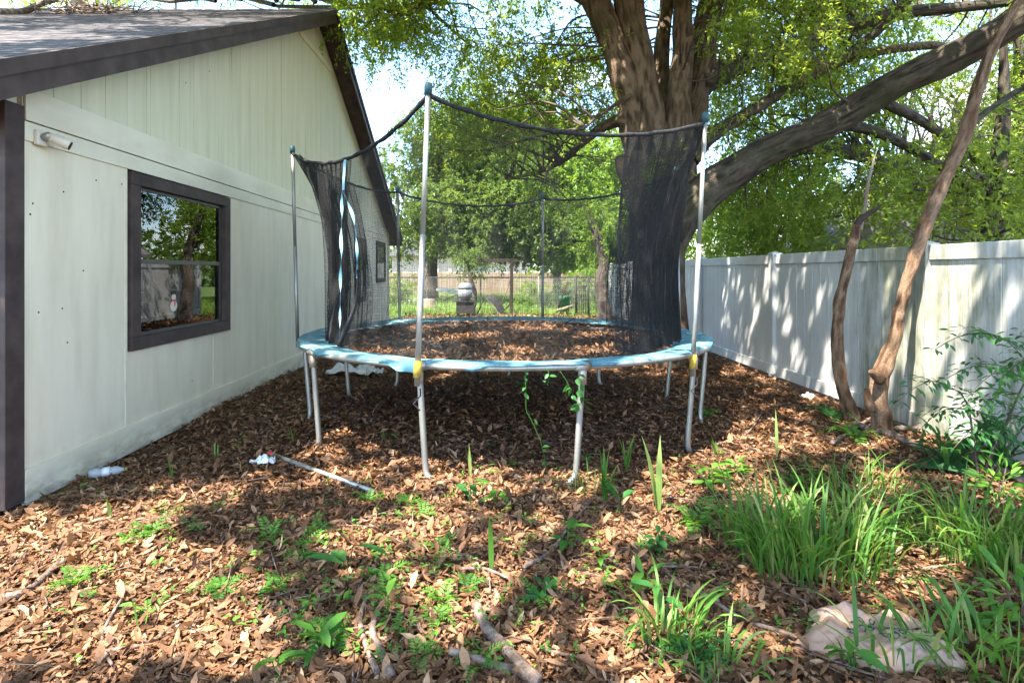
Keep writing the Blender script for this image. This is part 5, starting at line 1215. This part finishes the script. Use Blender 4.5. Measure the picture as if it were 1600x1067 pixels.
# ---- sticks and branches on the ground
def stick(pts, r0, r1, label, name='fallen_stick', m='stick', n=16, lift=.02, sides=8):
    w3 = [G(a, b)+[0, 0, lift] for a, b in pts]; o0 = w3[0]; q = smooth_path([p-o0 for p in w3], n)
    q[1:-1] += np.random.default_rng(abs(int(pts[0][0]))).normal(0, .12*r0, (n-2, 3))
    o = MB().tube(q, np.linspace(r0, r1, n), sides).build(name, M[m], None, True); o.location = tuple(o0); return tag(o, label, 'stick')
stick([(742, 965), (762, 1005), (795, 1040), (840, 1085)], .022, .027, 'thick pale fallen branch at the bottom centre', 'fallen_branch', lift=.035)
stick([(703, 1040), (740, 1052), (800, 1066), (830, 1075)], .016, .02, 'grey stick crossing below the thick fallen branch', lift=.03)
stick([(572, 955), (563, 1000), (575, 1040), (590, 1075)], .010, .013, 'left of two upright dead sticks at the bottom', lift=.03)
stick([(588, 985), (582, 1010), (598, 1050), (612, 1080)], .015, .018, 'right of two upright dead sticks at the bottom', lift=.03)
stick([(-20, 935), (40, 925), (80, 893), (105, 880)], .022, .014, 'pale curved branch at the left edge', 'fallen_branch', lift=.03)
stick([(190, 940), (165, 985), (160, 1020), (175, 1052)], .008, .006, 'thin curved twig at lower left', 'fallen_twig', lift=.03)
stick([(155, 1030), (230, 1015), (285, 975)], .010, .006, 'dark stick at lower left beside the curved twig', lift=.03)
stick([(818, 900), (862, 875), (880, 850), (915, 800), (935, 780)], .011, .004, 'crooked stick rising right of the long lone blade', lift=.03)
stick([(985, 855), (1030, 895), (1110, 945)], .008, .006, 'long dark twig left of the grass clump', 'fallen_twig', lift=.03)
stick([(1035, 893), (1090, 890)], .008, .005, 'short grey twig crossing the long dark twig', 'fallen_twig', lift=.035)
stick([(1080, 920), (1150, 970), (1260, 1010)], .012, .008, 'dark stick left of the pink plastic bag', lift=.03)
stick([(722, 906), (760, 905), (800, 920)], .009, .006, 'short stick at the foot of the long lone blade', lift=.03)
stick([(848, 1028), (930, 1042)], .006, .005, 'thin pale twig at the bottom centre', 'fallen_twig', lift=.03)
stick([(1335, 672), (1400, 695), (1450, 720), (1520, 735), (1610, 772)], .035, .028, 'long mossy fallen branch below the fence', 'fallen_branch', lift=.05)
stick([(1400, 680), (1440, 676), (1475, 665)], .03, .02, 'short branch lying against the fence post foot', 'fallen_branch', lift=.05)
stick([(1300, 700), (1345, 672), (1375, 650)], .018, .012, 'stick leaning at the foot of the leaning trunk', lift=.05)
stick([(1120, 700), (1165, 685), (1190, 655)], .010, .006, 'dark twig right of the right trampoline leg', 'fallen_twig', lift=.03)
# small twigs mixed in the litter, past counting
tw = MB(); rt = np.random.default_rng(91)
for k in range(420):
    Y = 2.1+4.5*rt.uniform()**1.2; X = rt.uniform(-1, 1)*.95*Y
    if X < WX+.2 or X > FX-.2: continue
    c = np.array([X, Y, float(gz(X, Y))+.03]); a = rt.uniform(0, 6.28); l = rt.uniform(.05, .22); dv = np.array([math.cos(a), math.sin(a), rt.normal(0, .1)])*l
    tw.tube([c-dv, c+rt.normal(0, .012, 3), c+dv], rt.uniform(.0015, .004), 4)
tag(tw.build('twig_litter', M['stick'], None, True), 'fine dead twigs mixed through the leaf litter', 'twigs', kind='stuff')

# ---- fallen metal pole
a, b = G(425, 724)+[0, 0, .035], G(586, 776)+[0, 0, .035]
mp_ = empty('metal_pole', tuple(a)); tag(mp_, 'grey metal pole lying on the leaves in front of the trampoline', 'pole')
MB().tube([np.zeros(3), b-a], .0165, 10).build('tube', M['galv'], mp_, True); d_ = unit(b-a); MB().tube([-d_*.05, d_*.02], .02, 10).build('end_cap', M['rusty_red'], mp_, True)
def film(name, label, px, py, sx_, sy_, h, m, seed, cat, n=20):
    r = np.random.default_rng(seed); g = G(px, py); ph = r.uniform(0, 6.3, 8); rows = []
    for u in np.linspace(-1, 1, n):
        row = []
        for v in np.linspace(-1, 1, n):
            k = 1-.12*math.sin(3*math.atan2(v, u)+ph[0])-.25*(abs(u*v))
            z = h*(.45+.3*math.sin(4*u+ph[1]+2*v)+.25*math.sin(6*v+ph[2]-3*u)+.2*math.sin(9*(u+v)+ph[3]))*(1-.55*max(abs(u), abs(v))**3)
            row.append((sx_*u*k, sy_*v*k, max(z, .0)+.012))
        rows.append(row)
    o = MB().grid(rows).build(name, m, None, True); o.location = tuple(g+[0, 0, .02]); s = o.modifiers.new('thick', 'SOLIDIFY'); s.thickness = .001
    return tag(o, label, cat)
film('plastic_scrap', 'pale plastic scrap at the far end of the fallen metal pole', 412, 735, .10, .07, .05, M['white_film'], 3, 'plastic')
film('plastic_sheet', 'white crumpled plastic sheet under the trampoline near the house', 548, 586, .35, .25, .14, M['white_film'], 4, 'plastic')
film('plastic_sheet', 'smaller white plastic scrap under the trampoline beside the sheet', 583, 588, .14, .2, .12, M['white_film'], 6, 'plastic')
film('plastic_scrap', 'white scrap on the leaves near the base of the fence', 1262, 625, .08, .06, .06, M['white_film'], 7, 'plastic')

# ---- crushed bottle by the house
g = G(168, 745); bt = empty('plastic_bottle', tuple(g+[0, 0, .05]), R(28)); tag(bt, 'crushed clear plastic bottle lying against the house', 'bottle')
Mx = Matrix.Rotation(R(90), 4, 'Y')
MB().lathe([(.012, -.12), (.034, -.115), (.036, -.07), (.028, -.04), (.035, -.01), (.03, .02), (.034, .055), (.018, .09), (.013, .105)], n=14, M=Mx).build('body', M['clear'], bt, True)
MB().lathe([(.015, .106), (.015, .125), (.01, .127)], n=12, M=Mx).build('cap', M['yellow'], bt, True); MB().lathe([(.0352, -.035), (.0362, .015)], n=14, M=Mx).build('label', M['white_film'], bt, True)

# ---- pink plastic bag with dark print
rb_ = np.random.default_rng(12); n = 46; BG = G(1362, 1003)
_cr = np.random.default_rng(31); CREASE = [(_cr.uniform(0, math.pi), _cr.uniform(-.8, .8), _cr.uniform(-.9, .9)*.07) for _ in range(16)]
def bag_z(u, v):
    z = .035+.035*np.exp(-((u+.55)/.3)**2-((v-.1)/.5)**2)+.03*np.exp(-((u-.3)/.4)**2-((v+.5)/.2)**2)+.04*np.exp(-((u+.15)/.2)**2-((v-.75)/.22)**2)-.02*np.exp(-((u-.05)/.35)**2-((v-.15)/.35)**2)
    for a, o, k in CREASE: z = z+k*np.exp(-np.abs(np.cos(a)*u+np.sin(a)*v-o)/.10)*.42     # sharp folds
    z = z+.004*np.sin(31*u+9*v)+.003*np.sin(41*v-17*u)
    return np.maximum(z, .004)*(1-np.clip(np.maximum(np.abs(u), np.abs(v)), 0, 1)**7*.9)
def bag_xy(u, v):
    k = 1-.26*np.abs(u*v)-.10*np.sin(5*np.arctan2(v, u)+1)-.05*np.sin(11*np.arctan2(v, u)); return .305*u*k+.03*v, .20*v*k-.10*u*np.where(u > 0, .35, -.15)
bag = empty('plastic_bag', tuple(BG+[0, 0, .02])); tag(bag, 'crumpled pink plastic bag with dark green print in the grass', 'bag')
rows = []
for u in np.linspace(-1, 1, n): rows.append([(*bag_xy(u, v), float(bag_z(u, v))) for v in np.linspace(-1, 1, n)])
o = MB().grid(rows).build('film', M['plastic_bag'], bag, True); s = o.modifiers.new('thick', 'SOLIDIFY'); s.thickness = .0008
marks = [(-.28, .0, .085, 1), (-.12, .32, .055, 0), (-.02, .42, .055, 0), (.06, .26, .06, 0), (.12, .40, .055, 0), (-.08, .12, .055, 0), (.02, .08, .055, 0), (.20, .16, .07, 0), (.28, .02, .06, 0), (.14, -.06, .06, 0), (.34, -.1, .06, 0), (.24, -.14, .065, 0), (.40, .06, .07, 0), (.46, -.04, .06, 0), (.10, .12, .04, 0), (-.16, .22, .045, 0)]
for k, (u0, v0, s, full) in enumerate(marks):
    vs = []; ph = rb_.uniform(0, 3)
    for rr_ in ((.5 if full else .62), 1.0):
        for a in np.linspace(0, 2*math.pi, 17)[:-1]:
            e = 1+.25*math.cos(a-ph); u, v = u0+s*rr_*e*math.cos(a)*.8, v0+s*rr_*e*math.sin(a)*1.15; x, y = bag_xy(u, v); vs.append((float(x), float(y), float(bag_z(u, v))+.0028))
    MB().add(vs, [(i, (i+1) % 16, 16+(i+1) % 16, 16+i) for i in range(16)]).build('print_mark', M['bagprint'], bag)
    if full:
        x, y = bag_xy(u0, v0); MB().tube([(float(x)-.006, float(y), float(bag_z(u0, v0))+.003), (float(x)+.006, float(y)+.008, float(bag_z(u0, v0))+.003)], .0025, 5).build('print_mark', M['bagprint'], bag)

# ---- vines hanging from the trampoline rim
def vine(pts, Y, n, label, seed, L=.055):
    r = np.random.default_rng(seed); w3 = [P(a, b, Y) for a, b in pts]; o0 = w3[0]; q = smooth_path([p-o0 for p in w3], 14); e = empty('hanging_vine', tuple(o0)); tag(e, label, 'vine')
    MB().tube(q, .0028, 5).build('stem', M['weed'], e, True); j = r.integers(0, 14, n); p = q[j]+r.normal(0, .012, (n, 3)); d_ = rdir(n, r)*[1, 1, .5]+[0, 0, -.3]
    V, T = leaf8(p, d_, np.tile([0, -.6, .8], (n, 1))+r.normal(0, .3, (n, 3)), L*r.uniform(.7, 1.3, n), L*.6*r.uniform(.7, 1.2, n), .15, .25); big('foliage', V, T, M['weed_dark'], e, np.repeat(r.uniform(.2, 1, n), 8), True)
vine([(905, 585), (903, 605), (909, 625), (906, 632)], 4.08, 12, 'leafy vine hanging on the middle trampoline leg', 1, .07)
vine([(856, 575), (858, 590), (855, 602)], 4.02, 5, 'short vine tip below the front of the rim', 2, .05)
vine([(820, 580), (822, 610), (822, 640), (828, 652), (845, 690), (856, 742)], 4.05, 9, 'long thin vine dangling from the front rim', 3, .05)
vine([(875, 580), (885, 595), (894, 615)], 4.05, 6, 'vine sprig left of the middle leg', 4, .06)
